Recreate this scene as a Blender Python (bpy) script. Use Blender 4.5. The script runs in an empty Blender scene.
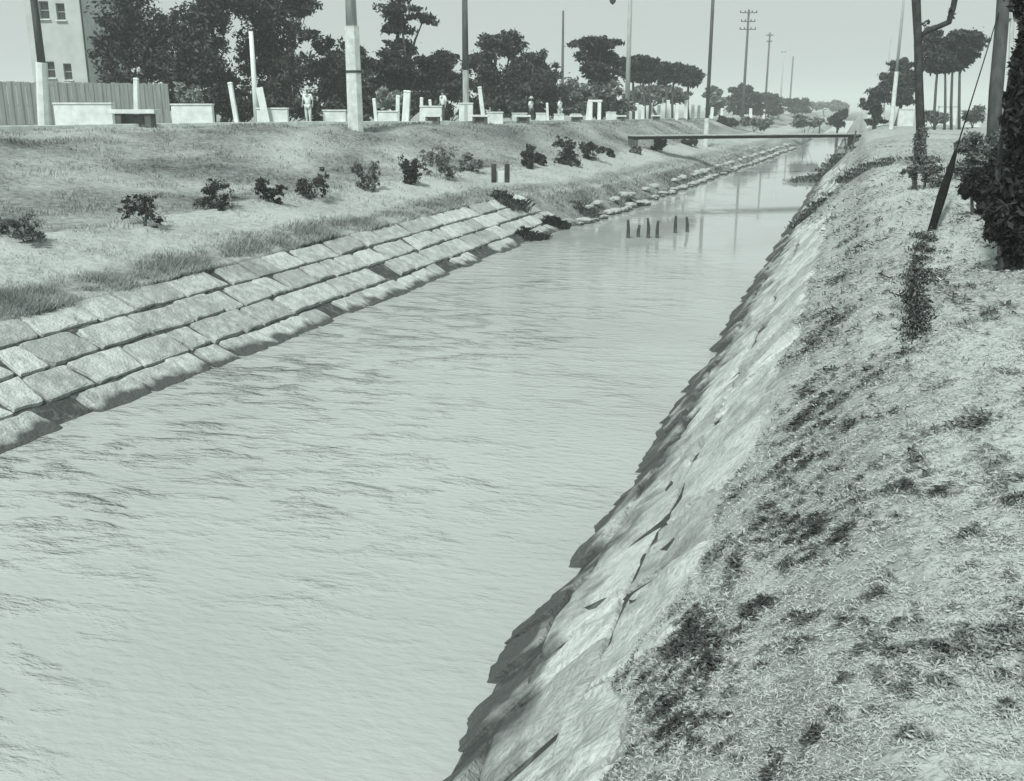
import bpy, bmesh, math, random
import numpy as np
from mathutils import Vector, Matrix, noise

random.seed(7); rng = np.random.default_rng(7)
scene = bpy.context.scene
COL = scene.collection
R = math.radians

# ------------------------------------------------------------------ camera model (focal length in pixels, 1024 x 781)
F, CX, CY, HY, VX, EYE = 1000.0, 512.0, 390.5, 108.0, 862.0, 4.5
PITCH = math.atan((CY - HY) / F)
YAW = math.atan((VX - CX) / math.hypot(F, CY - HY))

def ray(x, y):
    a, b = x - CX, CY - y
    fw = F * math.cos(PITCH) + b * math.sin(PITCH)
    up = -F * math.sin(PITCH) + b * math.cos(PITCH)
    return Vector((a * math.cos(YAW) - fw * math.sin(YAW), a * math.sin(YAW) + fw * math.cos(YAW), up))

def at(x, y, d):
    """surveyed point seen at picture position x, y, d metres along the lens axis"""
    r = ray(x, y) * (d / F)
    return Vector((r.x, r.y, r.z + EYE))

def on(x, y, z):
    r = ray(x, y); t = (z - EYE) / r.z
    return Vector((r.x * t, r.y * t, z))

def pix(p):
    v = Vector(p) - Vector((0, 0, EYE))
    fx = -math.sin(YAW) * v.x + math.cos(YAW) * v.y; rx = math.cos(YAW) * v.x + math.sin(YAW) * v.y
    fw = fx * math.cos(PITCH) - v.z * math.sin(PITCH); up = fx * math.sin(PITCH) + v.z * math.cos(PITCH)
    return CX + F * rx / fw, CY - F * up / fw

cam_d = bpy.data.cameras.new('camera'); cam = bpy.data.objects.new('camera', cam_d); COL.objects.link(cam)
cam_d.sensor_width = 36; cam_d.lens = 36 * F / 1024
cam_d.clip_start = 0.05; cam_d.clip_end = 5000
cam.location = (0, 0, EYE); cam.rotation_euler = (math.pi / 2 - PITCH, 0, YAW)
scene.camera = cam

# ------------------------------------------------------------------ light
SUN_EL, SUN_AZ = R(50), R(186)          # azimuth clockwise from +Y
w = bpy.data.worlds.new('World'); scene.world = w; w.use_nodes = True
nt = w.node_tree; nt.nodes.clear()
out = nt.nodes.new('ShaderNodeOutputWorld'); bg = nt.nodes.new('ShaderNodeBackground')
sky = nt.nodes.new('ShaderNodeTexSky'); sky.sky_type = 'NISHITA'; sky.sun_disc = False
sky.sun_elevation = SUN_EL; sky.sun_rotation = SUN_AZ; sky.dust_density = 4.0; sky.air_density = 1.0; sky.ozone_density = 1.0
bw = nt.nodes.new('ShaderNodeRGBToBW')
mixv = nt.nodes.new('ShaderNodeMix'); mixv.data_type = 'FLOAT'; mixv.inputs[0].default_value = 0.86
tint = nt.nodes.new('ShaderNodeMix'); tint.data_type = 'RGBA'; tint.blend_type = 'MULTIPLY'; tint.inputs[0].default_value = 1
tint.inputs[7].default_value = (0.895, 1.0, 0.97, 1)
nt.links.new(sky.outputs[0], bw.inputs[0]); nt.links.new(bw.outputs[0], mixv.inputs[2])
mixv.inputs[3].default_value = 6.2       # high thin overcast, the same all round
nt.links.new(mixv.outputs[0], tint.inputs[6]); nt.links.new(tint.outputs[2], bg.inputs[0])
bg.inputs[1].default_value = 0.1
nt.links.new(bg.outputs[0], out.inputs[0])
sd = bpy.data.lights.new('sun', 'SUN'); sd.energy = 3.6; sd.angle = R(6); sd.color = (1, .985, .95)
so = bpy.data.objects.new('sun', sd); COL.objects.link(so)
sdir = Vector((math.sin(SUN_AZ) * math.cos(SUN_EL), math.cos(SUN_AZ) * math.cos(SUN_EL), math.sin(SUN_EL)))
so.rotation_euler = (-sdir).to_track_quat('-Z', 'Y').to_euler(); so.location = (0, 60, 60)
vs = scene.view_settings
vs.view_transform = 'Standard'; vs.look = 'None'; vs.gamma = 1; vs.use_curve_mapping = False; vs.exposure = 0.08

# ------------------------------------------------------------------ materials (a nearly monochrome, faintly green-grey place)
def g(v): return (v * .905, v, v * .972, 1)

def mat(name, lo, hi, scale=4.0, rough=.85, island=0.0, bump=0.0, bscale=30, stretch=(1, 1, 1), spec=.2, attr=None, detail=6, pos=(.35, .68)):
    m = bpy.data.materials.new(name); m.use_nodes = True
    n = m.node_tree.nodes; l = m.node_tree.links; b = n['Principled BSDF']
    b.inputs['Roughness'].default_value = rough; b.inputs['Specular IOR Level'].default_value = spec
    tc = n.new('ShaderNodeTexCoord'); mp = n.new('ShaderNodeMapping'); mp.inputs['Scale'].default_value = stretch
    l.new(tc.outputs['Object'], mp.inputs[0])
    tx = n.new('ShaderNodeTexNoise'); tx.inputs['Scale'].default_value = scale; tx.inputs['Detail'].default_value = detail
    tx.inputs['Roughness'].default_value = .62
    l.new(mp.outputs[0], tx.inputs['Vector'])
    cr = n.new('ShaderNodeValToRGB'); cr.color_ramp.elements[0].position = pos[0]; cr.color_ramp.elements[1].position = pos[1]
    cr.color_ramp.elements[0].color = g(lo); cr.color_ramp.elements[1].color = g(hi)
    val = tx.outputs['Fac']
    if island:
        ge = n.new('ShaderNodeNewGeometry'); ma = n.new('ShaderNodeMath'); ma.operation = 'MULTIPLY_ADD'
        l.new(ge.outputs['Random Per Island'], ma.inputs[0]); ma.inputs[1].default_value = island; l.new(val, ma.inputs[2])
        sb = n.new('ShaderNodeMath'); sb.operation = 'SUBTRACT'; l.new(ma.outputs[0], sb.inputs[0]); sb.inputs[1].default_value = island / 2
        val = sb.outputs[0]
    if attr:
        at_ = n.new('ShaderNodeAttribute'); at_.attribute_name = 'tone'
        ma = n.new('ShaderNodeMath'); ma.operation = 'MULTIPLY_ADD'
        l.new(val, ma.inputs[0]); ma.inputs[1].default_value = attr; l.new(at_.outputs['Fac'], ma.inputs[2])
        sb = n.new('ShaderNodeMath'); sb.operation = 'SUBTRACT'; l.new(ma.outputs[0], sb.inputs[0]); sb.inputs[1].default_value = attr / 2
        val = sb.outputs[0]
    l.new(val, cr.inputs[0]); l.new(cr.outputs[0], b.inputs['Base Color'])
    if bump:
        t2 = n.new('ShaderNodeTexNoise'); t2.inputs['Scale'].default_value = bscale; t2.inputs['Detail'].default_value = 5
        l.new(tc.outputs['Object'], t2.inputs['Vector'])
        bp = n.new('ShaderNodeBump'); bp.inputs['Strength'].default_value = bump; bp.inputs['Distance'].default_value = .05
        l.new(t2.outputs['Fac'], bp.inputs['Height']); l.new(bp.outputs[0], b.inputs['Normal'])
    return m

M = {}
M['ground'] = mat('dry_turf', .07, .46, 5.5, attr=1.15, bump=.9, bscale=14, pos=(.1, .9), detail=9, spec=.05)
M['blades'] = mat('grass_blades', .05, .46, 2.0, attr=.5, island=.3, pos=(.1, .9), rough=.8, spec=.1)
M['concrete'] = mat('pale_concrete', .5, .74, 3, bump=.3, bscale=20)
M['white'] = mat('whitewash', .56, .76, 2.5, bump=.2, bscale=12)
M['post'] = mat('weathered_white_paint', .6, .84, 5, stretch=(1, 1, .3))
M['wood'] = mat('dark_pole_wood', .06, .15, 6, stretch=(1, 1, .15), bump=.4)
M['palewood'] = mat('grey_pole_wood', .3, .5, 6, stretch=(1, 1, .15), bump=.4)
M['darkbark'] = mat('dark_bark', .018, .06, 9, stretch=(1, 1, .3), bump=.8, bscale=18)
M['darkwood'] = mat('dark_weathered_wood', .04, .09, 6, stretch=(1, 1, .15), bump=.4)
M['bark'] = mat('tree_bark', .035, .11, 9, stretch=(1, 1, .3), bump=.8, bscale=18)
M['leaf'] = mat('dark_leaf', .016, .075, .8, island=.35, rough=.6)
M['leafgrey'] = mat('grey_green_leaf', .08, .22, .8, island=.35, rough=.6)
M['leafpale'] = mat('pale_leaf', .18, .36, .8, island=.35, rough=.7)
M['needle'] = mat('pine_needle', .016, .06, 1.2, island=.35, rough=.6)
M['black'] = mat('near_black_leaf', .008, .035, 2, island=.4, rough=.6)
M['iron'] = mat('dark_iron', .03, .07, 8, rough=.6)
M['tar'] = mat('tarred_guard', .008, .02, 8, rough=.95, spec=.02)
M['plaster'] = mat('aged_plaster', .42, .54, .8, bump=.15)
M['glass'] = mat('dark_window_glass', .03, .06, 1, rough=.15, spec=.5)
M['boards'] = mat('grey_boards', .26, .40, 2.5, stretch=(6, 6, .4))
M['roof'] = mat('pale_roof', .4, .55, 3)
M['skin'] = mat('skin', .25, .33, 3); M['shirt'] = mat('white_cloth', .7, .8, 4); M['trousers'] = mat('pale_cloth', .5, .65, 4)
M['darkcloth'] = mat('dark_cloth', .05, .1, 4); M['hat'] = mat('straw_hat', .4, .6, 9)

def stone_mat(name, lo, hi, wet, stain=.45):
    m = mat(name, lo, hi, 5.0, island=.30, bump=.7, bscale=22, rough=.92, detail=10)
    n = m.node_tree.nodes; l = m.node_tree.links; b = n['Principled BSDF']
    src = b.inputs['Base Color'].links[0].from_socket
    ge = n.new('ShaderNodeNewGeometry'); sp = n.new('ShaderNodeSeparateXYZ'); l.new(ge.outputs['Position'], sp.inputs[0])
    tx = n.new('ShaderNodeTexNoise'); tx.inputs['Scale'].default_value = 1.7; tx.inputs['Detail'].default_value = 6
    tc = n.new('ShaderNodeTexCoord'); l.new(tc.outputs['Object'], tx.inputs['Vector'])
    ma = n.new('ShaderNodeMath'); ma.operation = 'MULTIPLY_ADD'; l.new(tx.outputs['Fac'], ma.inputs[0]); ma.inputs[1].default_value = -wet * 1.6; l.new(sp.outputs['Z'], ma.inputs[2])
    mr = n.new('ShaderNodeMapRange'); mr.inputs[1].default_value = -wet * .55; mr.inputs[2].default_value = -wet * .2
    l.new(ma.outputs[0], mr.inputs[0])
    mx = n.new('ShaderNodeMix'); mx.data_type = 'RGBA'; l.new(mr.outputs[0], mx.inputs[0]); mx.inputs[6].default_value = g(.085); l.new(src, mx.inputs[7])
    # pits and lichen specks
    t5 = n.new('ShaderNodeTexNoise'); t5.inputs['Scale'].default_value = 26; t5.inputs['Detail'].default_value = 8; t5.inputs['Roughness'].default_value = .75
    l.new(tc.outputs['Object'], t5.inputs['Vector'])
    m5 = n.new('ShaderNodeMapRange'); m5.inputs[1].default_value = .52; m5.inputs[2].default_value = .68; m5.inputs[4].default_value = .65; l.new(t5.outputs['Fac'], m5.inputs[0])
    m6 = n.new('ShaderNodeMix'); m6.data_type = 'RGBA'; l.new(m5.outputs[0], m6.inputs[0]); l.new(mx.outputs[2], m6.inputs[6]); m6.inputs[7].default_value = g(.13)
    mx = m6
    # earth stains with ragged outlines
    t3 = n.new('ShaderNodeTexNoise'); t3.inputs['Scale'].default_value = 1.3; t3.inputs['Detail'].default_value = 9; t3.inputs['Roughness'].default_value = .68
    l.new(tc.outputs['Object'], t3.inputs['Vector'])
    m3 = n.new('ShaderNodeMapRange'); m3.inputs[1].default_value = .54; m3.inputs[2].default_value = .66; m3.inputs[4].default_value = stain; l.new(t3.outputs['Fac'], m3.inputs[0])
    m4 = n.new('ShaderNodeMix'); m4.data_type = 'RGBA'; l.new(m3.outputs[0], m4.inputs[0]); l.new(mx.outputs[2], m4.inputs[6]); m4.inputs[7].default_value = g(.15)
    l.new(m4.outputs[2], b.inputs['Base Color'])
    return m
M['stone'] = stone_mat('revetment_stone', .34, .58, .24)
M['stone2'] = stone_mat('slab_stone', .36, .62, 1.3, .6)
M['rubble'] = stone_mat('rubble_stone', .2, .5, .25)

def water_mat():
    m = bpy.data.materials.new('silty_water'); m.use_nodes = True
    n = m.node_tree.nodes; l = m.node_tree.links; b = n['Principled BSDF']
    b.inputs['Roughness'].default_value = .03; b.inputs['IOR'].default_value = 1.33
    tc = n.new('ShaderNodeTexCoord')
    big = n.new('ShaderNodeTexNoise'); big.inputs['Scale'].default_value = .22; big.inputs['Detail'].default_value = 4
    l.new(tc.outputs['Object'], big.inputs['Vector'])
    cr = n.new('ShaderNodeValToRGB'); cr.color_ramp.elements[0].position = .3; cr.color_ramp.elements[1].position = .7
    cr.color_ramp.elements[0].color = g(.37); cr.color_ramp.elements[1].color = g(.44)
    l.new(big.outputs['Fac'], cr.inputs[0]); l.new(cr.outputs[0], b.inputs['Base Color'])
    # ripples: crests lie across the stream; stronger along the left edge
    mp = n.new('ShaderNodeMapping'); mp.inputs['Scale'].default_value = (1.15, 2.7, 1); mp.inputs['Rotation'].default_value = (0, 0, R(-22))
    l.new(tc.outputs['Object'], mp.inputs[0])
    n1 = n.new('ShaderNodeTexNoise'); n1.inputs['Scale'].default_value = .95; n1.inputs['Detail'].default_value = 5; n1.inputs['Roughness'].default_value = .6; n1.inputs['Distortion'].default_value = .15
    l.new(mp.outputs[0], n1.inputs['Vector'])
    sp = n.new('ShaderNodeSeparateXYZ'); l.new(tc.outputs['Object'], sp.inputs[0])
    mr = n.new('ShaderNodeMapRange'); mr.inputs[1].default_value = -3.5; mr.inputs[2].default_value = -9.5; mr.inputs[3].default_value = .12; mr.inputs[4].default_value = 1
    l.new(sp.outputs['X'], mr.inputs[0])
    mr2 = n.new('ShaderNodeMapRange'); mr2.inputs[1].default_value = 15; mr2.inputs[2].default_value = 34; mr2.inputs[3].default_value = 1; mr2.inputs[4].default_value = .012
    l.new(sp.outputs['Y'], mr2.inputs[0])
    mrn = n.new('ShaderNodeMapRange'); mrn.inputs[1].default_value = 6.5; mrn.inputs[2].default_value = 11; mrn.inputs[3].default_value = .3; mrn.inputs[4].default_value = 1
    l.new(sp.outputs['Y'], mrn.inputs[0]); mn = n.new('ShaderNodeMath'); mn.operation = 'MULTIPLY'; l.new(mr.outputs[0], mn.inputs[0]); l.new(mrn.outputs[0], mn.inputs[1])
    pa = n.new('ShaderNodeTexNoise'); pa.inputs['Scale'].default_value = .35; pa.inputs['Detail'].default_value = 3
    l.new(tc.outputs['Object'], pa.inputs['Vector'])
    mr3 = n.new('ShaderNodeMapRange'); mr3.inputs[1].default_value = .42; mr3.inputs[2].default_value = .6; mr3.inputs[3].default_value = .15; mr3.inputs[4].default_value = 1
    l.new(pa.outputs['Fac'], mr3.inputs[0])
    m1 = n.new('ShaderNodeMath'); m1.operation = 'MULTIPLY'; l.new(mn.outputs[0], m1.inputs[0]); l.new(mr2.outputs[0], m1.inputs[1])
    m2 = n.new('ShaderNodeMath'); m2.operation = 'MULTIPLY'; l.new(m1.outputs[0], m2.inputs[0]); l.new(mr3.outputs[0], m2.inputs[1])
    m3 = n.new('ShaderNodeMath'); m3.operation = 'MULTIPLY'; cr1 = n.new('ShaderNodeMapRange'); cr1.interpolation_type = 'SMOOTHSTEP'; cr1.inputs[1].default_value = .46; cr1.inputs[2].default_value = .72; l.new(n1.outputs['Fac'], cr1.inputs[0])
    l.new(m2.outputs[0], m3.inputs[0]); l.new(cr1.outputs[0], m3.inputs[1])
    bp = n.new('ShaderNodeBump'); bp.inputs['Strength'].default_value = 1; bp.inputs['Distance'].default_value = .28
    l.new(m3.outputs[0], bp.inputs['Height'])
    n2 = n.new('ShaderNodeTexNoise'); n2.inputs['Scale'].default_value = 4.2; n2.inputs['Detail'].default_value = 4
    l.new(mp.outputs[0], n2.inputs['Vector'])
    bp2 = n.new('ShaderNodeBump'); bp2.inputs['Strength'].default_value = .5; bp2.inputs['Distance'].default_value = .04
    mf = n.new('ShaderNodeMath'); mf.operation = 'MULTIPLY'; l.new(n2.outputs['Fac'], mf.inputs[0]); l.new(mr2.outputs[0], mf.inputs[1]); l.new(mf.outputs[0], bp2.inputs['Height']); l.new(bp.outputs[0], bp2.inputs['Normal'])
    l.new(bp2.outputs[0], b.inputs['Normal'])
    return m
M['water'] = water_mat()

# ------------------------------------------------------------------ object helpers
def tag(o, label=None, cat=None, group=None, kind=None):
    if label: o['label'] = label
    if cat: o['category'] = cat
    if group: o['group'] = group
    if kind: o['kind'] = kind
    return o

def empty(name, loc, rz=0):
    o = bpy.data.objects.new(name, None); COL.objects.link(o); o.location = loc; o.rotation_euler.z = rz
    o.empty_display_size = .2
    return o

def link(name, me, material, parent=None, loc=None, smooth=False):
    if material is not None: me.materials.append(material)
    if smooth:
        for p in me.polygons: p.use_smooth = True
    o = bpy.data.objects.new(name, me); COL.objects.link(o)
    if parent is not None: o.parent = parent
    if loc is not None: o.location = loc
    return o

def copy_tree(o, parent=None):
    c = o.copy(); COL.objects.link(c)
    if parent is not None: c.parent = parent
    for ch in list(o.children): copy_tree(ch, c)
    return c

class MB:
    def __init__(s): s.bm = bmesh.new()
    def box(s, c, size, bevel=0.0, rot=None, taper=1.0):
        r = bmesh.ops.create_cube(s.bm, size=1.0); vs_ = r['verts']
        for v in vs_:
            k = taper if v.co.z > 0 else 1.0
            v.co = Vector((v.co.x * size[0] * k, v.co.y * size[1] * k, v.co.z * size[2]))
        if bevel:
            ed = list({e for v in vs_ for e in v.link_edges})
            rb = bmesh.ops.bevel(s.bm, geom=ed, offset=bevel, segments=2, affect='EDGES', profile=.6)
            vs_ = list({v for v in rb['verts']} | {v for v in vs_ if v.is_valid})
        for v in vs_:
            if rot is not None: v.co = rot @ v.co
            v.co += Vector(c)
        return s
    def tube(s, pts, radii, seg=10, cap=True, wob=0.0):
        rings = []
        pts = [Vector(p) for p in pts]
        for i, p in enumerate(pts):
            t = (pts[min(i + 1, len(pts) - 1)] - pts[max(i - 1, 0)]).normalized()
            a = t.orthogonal().normalized() if abs(t.z) < .99 else Vector((1, 0, 0))
            if i: a = (pa - t * pa.dot(t)).normalized()
            pa = a; b = t.cross(a)
            ring = []
            for k in range(seg):
                th = 2 * math.pi * k / seg
                rr = radii[i] * (1 + wob * (noise.noise(p * 1.7 + Vector((k * 3.1, 0, 0)))))
                ring.append(s.bm.verts.new(p + (a * math.cos(th) + b * math.sin(th)) * rr))
            rings.append(ring)
        for i in range(len(rings) - 1):
            for k in range(seg):
                s.bm.faces.new((rings[i][k], rings[i][(k + 1) % seg], rings[i + 1][(k + 1) % seg], rings[i + 1][k]))
        if cap:
            s.bm.faces.new(rings[0][::-1]); s.bm.faces.new(rings[-1])
        return s
    def build(s, name, material, parent=None, loc=None, smooth=False):
        me = bpy.data.meshes.new(name); s.bm.normal_update(); s.bm.to_mesh(me); s.bm.free()
        return link(name, me, material, parent, loc, smooth)

def mesh_np(name, V, faces_n, Fidx, material, parent=None, loc=None, tone=None):
    """fast mesh of equal-sized faces"""
    me = bpy.data.meshes.new(name)
    nf = len(Fidx) // faces_n
    me.vertices.add(len(V)); me.vertices.foreach_set('co', np.asarray(V, dtype=np.float32).ravel())
    me.loops.add(len(Fidx)); me.loops.foreach_set('vertex_index', np.asarray(Fidx, dtype=np.int32))
    me.polygons.add(nf); me.polygons.foreach_set('loop_start', np.arange(0, nf * faces_n, faces_n, dtype=np.int32))
    if tone is not None:
        a = me.attributes.new('tone', 'FLOAT', 'POINT'); a.data.foreach_set('value', np.asarray(tone, dtype=np.float32))
    me.update(calc_edges=True); me.validate()
    return link(name, me, material, parent, loc)

# ------------------------------------------------------------------ terrain
def lerp(tab, y):
    if y <= tab[0][0]: return tab[0][1:]
    for (a, b) in zip(tab, tab[1:]):
        if y <= b[0]:
            t = (y - a[0]) / (b[0] - a[0])
            return tuple(p + (q - p) * t for p, q in zip(a[1:], b[1:]))
    return tab[-1][1:]

WL = [(-20, -10.55), (36, -10.5), (45, -9.9), (60, -9.3), (76, -8.7), (118, -7.2), (160, -6.3), (900, -6.3)]
ST = [(-20, -13.1, 1.22), (38, -13.0, 1.22), (46, -11.6, 1.0), (76, -10.2, .9), (160, -7.8, .9), (900, -7.8, .9)]     # top of the left stones
FT = [(-20, -16.6, 1.85), (28, -16.3, 1.9), (45, -15.3, 1.9), (56, -14.2, 1.9), (76, -13.2, 1.8), (160, -11.5, 1.7), (900, -11.5, 1.7)]   # foot of the road bank
_rd = []
for px, d, z in [(0, 36, 3.70), (150, 40, 3.73), (308, 46, 3.74), (443, 53, 3.66), (560, 67, 3.54), (625, 80, 3.44), (690, 110, 3.28), (735, 160, 3.0)]:
    y = HY + (EYE - z) * 1000 / d
    p = at(px, y, d); q = on(px, (HY + (EYE - z) / d * F), z)
    _rd.append((p.y, p.x, z))
_rd.sort()
RD = [(-20, -31, 3.7)] + _rd + [(900, -13.5, 2.9)]

def sm(t): t = max(0, min(1, t)); return t * t * (3 - 2 * t)

RIGHT = [(-1e9, -1.0), (-3.6, -1.0), (-2.35, -0.12), (-.45, 1.98), (-.30, 2.06), (.25, 2.42), (1.0, 2.72), (2.0, 2.86), (4, 2.92), (30, 2.95), (1e9, 2.95)]
def bank_r(X):
    for (a, b) in zip(RIGHT, RIGHT[1:]):
        if X <= b[0]:
            return a[1] + (b[1] - a[1]) * (X - a[0]) / (b[0] - a[0])
    return 2.95

def bulge(Y): return -.24 * math.exp(-((Y - 7.3) / 1.1) ** 2) - .08 * math.exp(-((Y - 4.5) / 2) ** 2)

def wob(Y): return .10 * noise.noise(Vector((0, Y * .35, 3))) + .12 * noise.noise(Vector((0, Y * .09, 8)))

def ground(X, Y, rough=True):
    wl, = lerp(WL, Y); sx, sz = lerp(ST, Y); fx, fz = lerp(FT, Y); rx, rz = lerp(RD, Y)
    mid = (wl - 2.35) / 2
    if X > mid:
        z = bank_r(X - wob(Y) - .72 * bulge(Y) * max(0, min(1, -(X + .8) / 1.2)))
        if X > -.3 and rough:
            k = min(1, (X + .3) / .6)
            z += k * (.10 * noise.noise(Vector((X * .8, Y * .5, 0))) + .045 * noise.noise(Vector((X * 2.6, Y * 2.2, 4))) + .025 * noise.noise(Vector((X * 7, Y * 6, 9))))
    else:
        X2 = X - wob(Y + 50) * .6
        if X2 > wl: z = -1.0 + .88 * max(0, 1 - (X2 - wl) / 1.3)
        elif X2 > sx: z = -.12 + (sz - .02 + .12 - .06) * (wl - X2) / (wl - sx)
        elif X2 > fx: z = sz - .06 + (fz - sz + .06) * (sx - X2) / (sx - fx)
        elif X2 > rx:
            t = (fx - X2) / (fx - rx); z = fz + (rz - fz) * sm(min(1, t * 1.12))
        else: z = rz
        if X2 < sx and rough:
            k = min(1, (sx - X2) / .8) * (1 if X2 > rx else max(.15, 1 - (rx - X2) / 1.5))
            z += k * (.14 * noise.noise(Vector((X * .45, Y * .35, 20))) + .06 * noise.noise(Vector((X * 1.6, Y * 1.4, 24))))
    return z

def tone_at(X, Y):
    """how dry and pale (1) or green and dark (0) the turf is"""
    sx, sz = lerp(ST, Y); fx, fz = lerp(FT, Y); rx, rz = lerp(RD, Y); wl, = lerp(WL, Y)
    nz = noise.noise(Vector((X * .35, Y * .22, 40))); n2 = noise.noise(Vector((X * 1.1, Y * .8, 44)))
    if X > -5:
        if X < -.95 - .9 * sm((Y - 18) / 25): return .10
        t = .80 + .18 * nz + .16 * n2
        e = X + .18 * n2 - .06 * min(Y, 12) / 3
        if abs(e + .15) < .5 and X < 1.2: t -= (.22 + .5 * nz) * (1 - abs(e + .15) / .5)     # rank grass at the lip of the slabs
        if X < -.42: t -= .1
        if Y > 33: t -= .12
        return t
    if X > wl - .3 and Y >= 38: return .06
    if X > sx + .05: return .10 if Y < 38 else .45 + .3 * nz + .15 * n2
    if X > sx - 1.25:                                  # longer grass above the stones
        u = (sx - X) / 1.25
        return .72 - .30 * math.sin(math.pi * min(1, u)) * (.8 + .5 * nz) + .1 * n2
    if X > fx - .2: return .78 + .2 * nz + .1 * n2
    if X > rx:
        return .48 + .44 * nz + .22 * n2
    return .86 + .08 * n2 if X > rx - 7 else .6 + .2 * nz

def on_ground(x, y, lo=3.0, hi=260.0):
    """first place where the line of sight through x, y meets the bank or the water"""
    r = ray(x, y) / F; t = lo; st = .25
    while t < hi:
        p = Vector((r.x * t, r.y * t, r.z * t + EYE))
        if p.z <= max(0.0, ground(p.x, p.y, False)):
            a, b = t - st, t
            for _ in range(14):
                m_ = (a + b) / 2; p = Vector((r.x * m_, r.y * m_, r.z * m_ + EYE))
                if p.z <= max(0.0, ground(p.x, p.y, False)): b = m_
                else: a = m_
            return Vector((r.x * b, r.y * b, max(0.0, ground(r.x * b, r.y * b, False))))
        t += st; st = .25 if t < 60 else .6
    return Vector((r.x * hi, r.y * hi, 2.9))

def build_ground():
    xs = [-1500, -900, -500, -250, -140, -90, -65, -50, -42]
    xs += list(np.arange(-38, -16.9, .45)) + list(np.arange(-16.9, -10.2, .22)) + [-9.6, -9, -8.4, -7.8, -7.2, -6.6, -6, -5.4, -4.8, -4.2, -3.6]
    xs += list(np.arange(-3.2, -.7, .35)) + list(np.arange(-.6, 3.0, .09)) + list(np.arange(3, 8, .3)) + list(np.arange(8, 20, .9)) + [24, 32, 45, 70, 120, 250, 500, 900, 1500]
    ys = [-60, -30, -15, -8, -4, -2] + list(np.arange(-1, 10, .12)) + list(np.arange(10, 22, .25)) + list(np.arange(22, 48, .5)) + list(np.arange(48, 110, 1.2)) + list(np.arange(110, 220, 4)) + [240, 270, 310, 360, 420, 500, 600, 750, 900, 1200, 1500]
    V = []; T = []
    for Y in ys:
        for X in xs:
            z = ground(X, Y)
            V.append((X, Y, z)); T.append(tone_at(X, Y))
    nx, ny = len(xs), len(ys)
    idx = np.arange(nx * ny).reshape(ny, nx)
    Fq = np.stack([idx[:-1, :-1], idx[:-1, 1:], idx[1:, 1:], idx[1:, :-1]], -1).reshape(-1)
    o = mesh_np('ground', V, 4, Fq, M['ground'], tone=T)
    for p in o.data.polygons: p.use_smooth = True
    return tag(o, 'pale dry grassed banks either side of the canal', 'ground', kind='structure')
build_ground()

def build_water():
    V = []; ys = list(range(-20, 60, 4)) + list(range(60, 420, 20))
    for Y in ys: V += [(-12, Y, 0), (-1.0, Y, 0)]
    Fq = []
    for i in range(len(ys) - 1): Fq += [2 * i, 2 * i + 1, 2 * i + 3, 2 * i + 2]
    tag(mesh_np('water', V, 4, Fq, M['water']), 'pale silty canal water with ripples along the left', 'water', kind='structure')
build_water()

def build_road():
    V = []; Y0 = [8] + [a[0] for a in RD[1:-1]] + [260, 500]
    for Y in Y0:
        rx, rz = lerp(RD, Y)
        V += [(rx - .7, Y, rz + .03), (rx - 5.2, Y, rz + .03)]
    Fq = []
    for i in range(len(Y0) - 1): Fq += [2 * i, 2 * i + 2, 2 * i + 3, 2 * i + 1]
    M['road'] = mat('pale_dirt_road', .34, .5, 1.5, bump=.3)
    tag(mesh_np('road', V, 4, Fq, M['road']), 'pale dirt road along the top of the far bank', 'road', kind='structure')
build_road()

# ------------------------------------------------------------------ stone revetments
def stones(name, material, quads, rough, label, cat, seed):
    """one masonry slope: every block a rough little grid with rounded rim"""
    rr = random.Random(seed); V = []; Fq = []
    for (A, B, C_, D, nrm, th) in quads:
        n, m = 13, 8; base = len(V); off = Vector((rr.random() * 50, rr.random() * 50, 0))
        tilt = (rr.uniform(-.03, .03), rr.uniform(-.03, .03))
        for j in range(m):
            for i in range(n):
                u = [0, 0, .03, .12, .24, .36, .5, .64, .76, .88, .97, 1, 1][i]; v = [0, 0, .07, .32, .62, .93, 1, 1][j]
                rim = i in (0, n - 1) or j in (0, m - 1)
                if not rim:
                    u = .012 + u * .976; v = .022 + v * .956
                    corner = i in (1, n - 2) and j in (1, m - 2)
                    if corner: u += .015 * (1 if i == 1 else -1); v += .03 * (1 if j == 1 else -1)
                P = (A * (1 - u) + B * u) * (1 - v) + (D * (1 - u) + C_ * u) * v
                h = -.12 if rim else th + rough * (.022 * noise.noise(P * 2.3 + off) + .016 * noise.noise(P * 6.5 + off) + .010 * noise.noise(P * 15 + off)) + .5 * (tilt[0] * (u - .5) + tilt[1] * (v - .5))
                edge = (not rim) and (i in (1, n - 2) or j in (1, m - 2))
                if edge: h -= .013
                P = P + Vector((noise.noise(P * 3 + off), noise.noise(P * 3 + off + Vector((9, 9, 9))), 0)) * .055 + Vector((noise.noise(P * 9 + off), noise.noise(P * 9 + off + Vector((5, 5, 5))), 0)) * .03
                V.append(P + nrm * h)
        for j in range(m - 1):
            for i in range(n - 1):
                a = base + j * n + i
                Fq += [a, a + 1, a + n + 1, a + n]
    o = mesh_np(name, V, 4, Fq, material)
    for p in o.data.polygons: p.use_smooth = False      # hewn faces, crisp arrises
    return tag(o, label, cat)

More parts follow.
